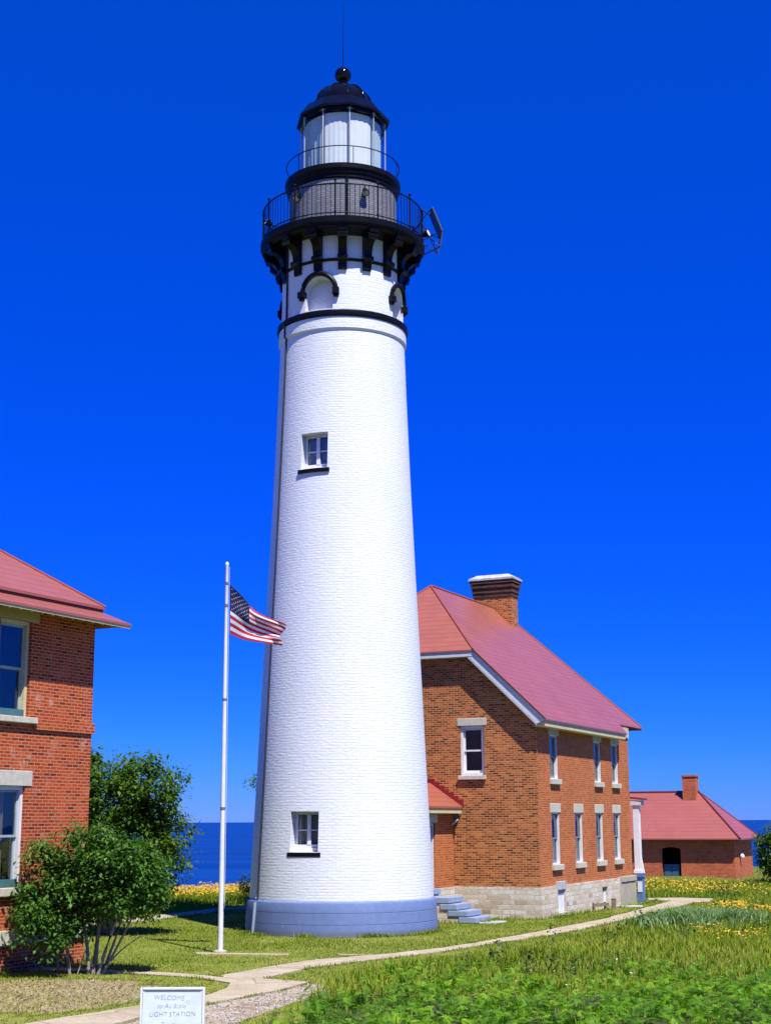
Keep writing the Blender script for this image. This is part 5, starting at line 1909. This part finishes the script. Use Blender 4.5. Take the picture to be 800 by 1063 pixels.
ok = ~blocked(x, y) & (vnoise(x, y, 0.9, 21) > 0.35)
x, y, h = x[ok], y[ok], h[ok]
n = len(x)
h = h * (0.35 + 0.95 * rng.random(n)) * (0.5 + vnoise(x, y, 0.7, 22))
V, Fc, T = tall_blades(rng, np.stack([x, y, np.zeros(n) - 0.004], -1), h, 0.014 + 0.010 * rng.random(n), 0.2 + 0.6 * rng.random(n), np.clip(rng.random(n) * 0.8, 0, 1))
fr = np_mesh('grass_fringe', V, Fc, T, M['lawn'])
tag(fr, 'uncut grass fringe along walls, walk edges and the tower base', 'grass', kind='stuff')

# tall olive grass on the right and along the bluff
M['tallgrass'] = mat_leaf('tall_olive_grass', [(0.0, (0.10, 0.18, 0.008)), (0.4, (0.20, 0.28, 0.012)), (0.7, (0.29, 0.33, 0.020)), (1.0, (0.40, 0.36, 0.07))], 0.35, 0.55, 0.35, 0.15, 0.2)
x, y = sample_wedge(rng, 215000, 21, 74)
inw = pnpoly(x, y, WILD)
bb = (y > np.interp(x, [-14, -9.5, -7.42, -6.51, -5.77, -4.4, -2.0, 30], [41, 46.8, 51.0, 53.2, 55.2, 57.0, 58.2, 60])) & ~inw
ok = (inw | bb) & ~blocked(x, y) & (y < edge_y(x) + 1.0)
ok &= ~(inw & (y < 26.2 + 1.6 * vnoise(x, y, 1.5, 2)) & (rng.random(len(x)) > 0.25))
x, y = x[ok], y[ok]
n = len(x)
# shorter next to the walk
wd = np.full(n, 9.0)
wl_ = np.array(WALK[:12][::-1] + WALK[12:24][::-1])
nearw = np.array(WALK[12:24])
for (ax_, ay_), (bx_, by_) in zip(nearw[:-1], nearw[1:]):
    L2 = (bx_ - ax_) ** 2 + (by_ - ay_) ** 2
    t_ = np.clip(((x - ax_) * (bx_ - ax_) + (y - ay_) * (by_ - ay_)) / L2, 0, 1)
    wd = np.minimum(wd, np.hypot(x - ax_ - t_ * (bx_ - ax_), y - ay_ - t_ * (by_ - ay_)))
hmul = np.clip(0.25 + wd / 2.2, 0.25, 1.0)
h = (0.13 + 0.17 * rng.random(n)) * hmul * (0.55 + 0.8 * vnoise(x, y, 1.7, 14))
h = np.where((y > 56) & (x < -2.5), h * np.interp(x, [-9, -6.5, -5.2, -4], [1.0, 1.2, 1.9, 2.2]), h)
tint = np.clip(rng.random(n) * 0.60 + 0.40 * vnoise(x, y, 2.6, 15) - 0.05, 0, 1)
V, Fc, T = tall_blades(rng, np.stack([x, y, ground_z(x, y) - 0.01], -1), h, 0.012 + 0.012 * rng.random(n) + 0.0002 * y, 0.25 + 0.6 * rng.random(n), tint)
tg = np_mesh('tall_grass', V, Fc, T, M['tallgrass'])
tag(tg, 'tall olive meadow grass between the walk and the ferns and along the bluff', 'grass', kind='stuff')

# taller flowering grass with brown heads, thin over the meadow
M['seedgrass'] = mat_leaf('brown_seed_heads', [(0.0, (0.10, 0.055, 0.030)), (0.5, (0.20, 0.13, 0.055)), (1.0, (0.34, 0.27, 0.13))], 0.3, 0.7, 0.6, 0.12, 0.15)
x, y = sample_wedge(rng, 15000, 23, 80)
ok = (pnpoly(x, y, WILD) | (y > 61)) & ~blocked(x, y) & (y < edge_y(x)) & ((vnoise(x, y, 2.2, 71) > 0.55) & (rng.random(len(x)) < 0.6) | ((y > 70) & (x > 8))) & ((y > 27) | (rng.random(len(x)) < 0.2))
x, y = x[ok], y[ok]
n = len(x)
near = np.clip(np.abs(x - np.interp(y, [30, 35, 40, 47, 55], [-0.6, 2.0, 4.6, 8.2, 11.4])) / 1.5, 0.3, 1)
h = np.where(y > 68, 0.75, 1.0) * (0.30 + 0.20 * rng.random(n)) * near
st = np.stack([x, y, ground_z(x, y)], -1)
V, Fc, T = tall_blades(rng, st + np.stack([0 * x, 0 * x, h * 0.62], -1), h * 0.36, 0.009 + 0.008 * rng.random(n), 0.2 + 0.5 * rng.random(n), rng.random(n))
V2, F2, T2 = blades(rng, st, h * 0.72, np.full(n, 0.006), np.full(n, 0.05), rng.random(n))
sg_ = np_mesh('seed_grass', np.concatenate([V, V2]), np.concatenate([Fc, F2 + len(V)]), np.concatenate([T, T2]), M['seedgrass'])
tag(sg_, 'thin brown flowering grass heads standing over the olive meadow', 'grass', kind='stuff')

# blue green dune grass
M['bluegrass'] = mat_leaf('blue_green_grass', [(0.0, (0.07, 0.15, 0.04)), (0.5, (0.16, 0.27, 0.085)), (1.0, (0.29, 0.40, 0.17))], 0.3, 0.5, 0.6, 0.1, 0.3)
n = 4200
x = rng.normal(size=n) * 1.0 + 9.3
y = rng.normal(size=n) * 1.4 + 45.5 + (x - 9.4) * 0.3
ok = pnpoly(x, y, WILD) & ~blocked(x, y) & (vnoise(x, y, 0.8, 18) > 0.40)
x, y = x[ok], y[ok]
n = len(x)
V, Fc, T = tall_blades(rng, np.stack([x, y, ground_z(x, y) - 0.01], -1), 0.28 + 0.28 * rng.random(n), 0.022 + 0.02 * rng.random(n), 0.5 + 0.6 * rng.random(n), rng.random(n))
tag(np_mesh('dune_grass', V, Fc, T, M['bluegrass']), 'blue green dune grass clump in the meadow beside the walk end', 'grass', kind='stuff')

# dark broad-leaved weeds in the meadow
M['weed'] = mat_leaf('dark_weed_leaves', [(0.0, (0.020, 0.045, 0.014)), (0.6, (0.045, 0.085, 0.022)), (1.0, (0.08, 0.13, 0.035))], 0.25, 0.45, 0.8, 0.1, 0.35)
x, y = sample_wedge(rng, 900, 23, 62)
ok = pnpoly(x, y, WILD) & ~blocked(x, y) & (vnoise(x, y, 3.0, 25) > 0.45) & (rng.random(len(x)) < 0.6)
cx_, cy_ = x[ok], y[ok]
k = np.repeat(np.arange(len(cx_)), 26)
hh_ = (0.20 + 0.30 * rng.random(len(cx_)))[k]
n = len(k)
t_ = rng.random(n)
pos = np.stack([cx_[k] + rng.normal(size=n) * 0.07 * (1 + t_), cy_[k] + rng.normal(size=n) * 0.07 * (1 + t_), 0.04 + hh_ * t_], -1)
az = rng.random(n) * 2 * PI
V, Fc, T = scatter(LEAF_V, LEAF_F, pos, az, rng.normal(size=n) * 0.5, az + PI / 2, 0.07 + 0.07 * rng.random(n), rng.random(n))
tag(np_mesh('meadow_weeds', V, Fc, T, M['weed']), 'dark broad leaved weeds dotted through the tall meadow grass', 'weeds', kind='stuff')

# ferns in the foreground
def frond():
    V, Fc = [], []
    def tri(a, b2, c):
        i = len(V)
        V.extend([a, b2, c])
        Fc.append((i, i + 1, i + 2))
    npin = 9
    L = 1.0
    def sp(t_):          # rachis: rises then arches over
        return np.array([0, 0.95 * L * t_ - 0.02, 0.10 * math.sin(t_ * PI * 0.8) - 0.16 * t_ * t_])
    for i in range(npin):
        t_ = 0.04 + 0.92 * i / npin
        p = sp(t_)
        pl = 0.46 * (1 - t_) ** 0.75 + 0.03
        for s in (-1, 1):
            d = np.array([s * 0.90, 0.42, -0.10 - 0.06 * t_])
            d = d / np.linalg.norm(d)
            nn = np.array([-d[1], d[0], 0]) * s
            m_ = 5
            for j in range(m_):
                u_ = (j + 0.25) / m_
                w_ = 0.085 * (1 - u_) * (0.6 + 0.7 * pl) + 0.016
                q = p + d * pl * u_
                q2 = p + d * pl * min(1.0, u_ + 0.26)
                dz = np.array([0, 0, 0.012 * ((j % 2) * 2 - 1)])
                tri(tuple(q), tuple(q2), tuple(q * 0.45 + q2 * 0.55 + nn * w_ + d * w_ * 0.5 + dz))
                tri(tuple(q2), tuple(q), tuple(q * 0.45 + q2 * 0.55 - nn * w_ + d * w_ * 0.5 - dz))
    tri((-0.008, -0.5, -0.45), (0.008, -0.5, -0.45), tuple(sp(0.5)))
    return V, Fc
FRV, FRF = frond()
M['fern'] = mat_leaf('bracken_fern', [(0.0, (0.030, 0.085, 0.005)), (0.35, (0.085, 0.22, 0.006)), (0.7, (0.19, 0.39, 0.009)), (1.0, (0.33, 0.50, 0.02))], 0.35, 0.5, 0.9, 0.12, 0.25)
n0 = 26000
y = 18.5 + 12.0 * rng.random(n0)
x = -3 + 17 * rng.random(n0)
lim = 26.3 + 1.7 * (vnoise(x, y, 1.6, 40) - 0.5) * 2 + np.clip((x - 0) * 0.05, -1, 0.6)
left = np.interp(y, [15, 20.9, 24.1, 26.6, 29.0], [-1.5, -1.45, -0.95, -0.35, 0.8]) + 0.5 * (vnoise(x, y, 0.9, 41) - 0.5)
ok = (y < lim) & (x > left) & (x < 0.31 * y + 4.2)
ok &= vnoise(x, y, 0.45, 45) > 0.27
edge_thin = (lim - y < 1.2) & (rng.random(n0) > 0.6)
ok &= ~edge_thin
x, y = x[ok], y[ok]
n = len(x)
hgt_ = 0.05 + 0.46 * vnoise(x, y, 0.55, 42) + 0.26 * rng.random(n)
pos = np.stack([x, y, hgt_], -1)
az = rng.random(n) * 2 * PI
tilt = rng.normal(size=n) * 0.50 - 0.05
V, Fc, T = scatter(FRV, FRF, pos, az, tilt, az + PI / 2, 0.08 + 0.12 * rng.random(n) ** 1.5, np.clip(0.55 * rng.random(n) + 0.42 * vnoise(x, y, 0.8, 43), 0, 1))
T = np.clip(T + np.repeat(rng.normal(size=len(T) // 3), 3) * 0.14, 0, 1)
tag(np_mesh('ferns', V, Fc, T, M['fern']), 'bright green bracken ferns filling the bottom right foreground', 'ferns', kind='stuff')

# yellow flowers
mfy, nt, b = nodes_of('yellow_petals')
a = nt.nodes.new('ShaderNodeAttribute')
a.attribute_name = 'tint'
nt.links.new(ramp(nt, [(0, (0.42, 0.21, 0.002)), (0.5, (0.52, 0.31, 0.003)), (1, (0.60, 0.40, 0.008))], a.outputs['Fac']).outputs[0], b.inputs['Base Color'])
b.inputs['Roughness'].default_value = 0.6
k = 6
FLV = [(0, 0, 0.02)] + [(math.cos(2 * PI * j / k), math.sin(2 * PI * j / k), 0.15 * (j % 2)) for j in range(k)]
FLF = [(0, 1 + j, 1 + (j + 1) % k) for j in range(k)]
def flowers(name, label, x, y, hmin, hvar, size):
    n = len(x)
    hz = hmin + hvar * rng.random(n)
    pos = np.stack([x, y, ground_z(x, y) + hz], -1)
    ta = -PI / 2 + rng.normal(size=n) * 0.9
    V, Fc, T = scatter(FLV, FLF, pos, rng.random(n) * 6.28, np.abs(0.45 + 0.35 * rng.normal(size=n)), ta, size * (0.7 + 0.6 * rng.random(n)), rng.random(n))
    o = np_mesh(name, V, Fc, T, mfy)
    st = np.stack([x, y, ground_z(x, y)], -1)
    Vs = np.empty((n, 3, 3))
    Vs[:, 0] = st + np.array([-0.006, 0, 0])
    Vs[:, 1] = st + np.array([0.006, 0, 0])
    Vs[:, 2] = pos
    s = np_mesh('flower_stems', Vs.reshape(-1, 3), np.arange(n * 3).reshape(n, 3), np.full(n * 3, 0.4), M['tallgrass'], o)
    s['kind'] = 'stuff'
    return tag(o, label, 'flowers', kind='stuff')
n0 = 6000
x = 9.5 + 11 * rng.random(n0)
y = 58.6 + 13.0 * rng.random(n0)
dens = np.where(y < 68, 0.95, 0.4) * np.clip(1.5 - (x - 10.8) / 3.6, 0.03, 1)
ok = (vnoise(x, y, 1.1, 51) > 0.42) & (rng.random(n0) < dens) & ~blocked(x, y) & (x > 0.165 * y - 0.4) & (x < 0.27 * y + 2)
flowers('yellow_flowers', 'dense band of yellow flowers in front of the far outbuilding', x[ok], y[ok], 0.20, 0.25, 0.031)
n0 = 1500
t_ = rng.random(n0)
x = 11.3 + 0.6 * t_ + rng.normal(size=n0) * 0.5
y = 50.5 - 8.5 * t_ + rng.normal(size=n0) * 0.6
ok = (vnoise(x, y, 0.9, 52) > 0.45) & pnpoly(x, y, WILD) & ~blocked(x, y) & (rng.random(n0) < 0.75)
flowers('yellow_flowers', 'loose strip of yellow flowers at the right edge behind the blue green grass', x[ok], y[ok], 0.22, 0.20, 0.030)
n0 = 900
x = 7.8 + 3.2 * rng.random(n0)
y = 36.6 + 3.2 * rng.random(n0) - (x - 8) * 0.3
ok = (vnoise(x, y, 0.7, 53) > 0.52) & (rng.random(n0) < 0.6)
flowers('yellow_flowers', 'scattered yellow flowers in the olive grass at the right edge', x[ok], y[ok], 0.20, 0.20, 0.024)
n0 = 8000
x = -12 + 9.0 * rng.random(n0)
y = 57.2 + 8.0 * rng.random(n0)
ok = (vnoise(x, y, 1.4, 54) > 0.30) & (y < edge_y(x)) & ~blocked(x, y) & (rng.random(n0) < np.clip(0.8 - (x + 6.3) * 0.5, 0.05, 0.8))
flowers('yellow_flowers', 'band of yellow flowers along the bluff left of the flagpole', x[ok], y[ok], 0.20, 0.26, 0.029)
# a few white blossoms among the ferns
mfw = mat_leaf('white_petals', [(0, (0.7, 0.7, 0.66)), (1, (0.8, 0.8, 0.78))], 0.2)
n = 34
x = 0.5 + 7 * rng.random(n)
y = 22.5 + 4 * rng.random(n)
pos = np.stack([x, y, 0.62 + 0.12 * rng.random(n)], -1)
V, Fc, T = scatter(FLV, FLF, pos, rng.random(n) * 6, rng.normal(size=n) * 0.3, rng.random(n) * 6, 0.010 + 0.010 * rng.random(n), rng.random(n))
tag(np_mesh('white_blossoms', V, Fc, T, mfw), 'few tiny white blossoms scattered over the bracken ferns', 'flowers', kind='stuff')

# loose stones on the gravel and fallen leaves in the bare patch under the lilac
gx_, gy_ = rng.random(5200) * 4 - 4.2, 20.5 + rng.random(5200) * 9
ok = pnpoly(gx_, gy_, GRAVEL)
x, y = gx_[ok], gy_[ok]
n = len(x)
ic = [(1, 0, 0), (-1, 0, 0), (0, 1, 0), (0, -1, 0), (0, 0, 0.7), (0, 0, -0.7)]
icf = [(0, 2, 4), (2, 1, 4), (1, 3, 4), (3, 0, 4), (2, 0, 5), (1, 2, 5), (3, 1, 5), (0, 3, 5)]
V, Fc, T = scatter(ic, icf, np.stack([x, y, np.full(n, 0.018)], -1), rng.random(n) * 6, rng.normal(size=n) * 0.3, rng.random(n) * 6, 0.012 + 0.025 * rng.random(n) ** 2, rng.random(n))
mst = mat_leaf('gravel_stone', [(0, (0.16, 0.14, 0.12)), (0.5, (0.34, 0.31, 0.27)), (1, (0.52, 0.49, 0.45))], 0.0, 0.9, 3, 0.05, 0.2)
tag(np_mesh('gravel_stones', V, Fc, T, mst), 'loose grey stones lying on the gravel patch', 'gravel', kind='stuff')
n0 = 1500
x = -8 + 4.4 * rng.random(n0)
y = 24.6 + 6 * rng.random(n0)
ok = pnpoly(x, y, BARE) & ~blocked(x, y)
x, y = x[ok], y[ok]
n = len(x)
V, Fc, T = scatter(LEAF_V, LEAF_F, np.stack([x, y, 0.015 + 0.02 * rng.random(n)], -1), rng.random(n) * 6, rng.normal(size=n) * 0.4, rng.random(n) * 6, 0.04 + 0.04 * rng.random(n), rng.random(n))
mfl_ = mat_leaf('dry_leaves', [(0, (0.10, 0.06, 0.03)), (0.5, (0.24, 0.16, 0.08)), (1, (0.42, 0.32, 0.18))], 0.1, 0.8, 3, 0.05, 0.2)
tag(np_mesh('fallen_leaves', V, Fc, T, mfl_), 'dry brown leaves on the bare soil below the lilac bush', 'leaves', kind='stuff')
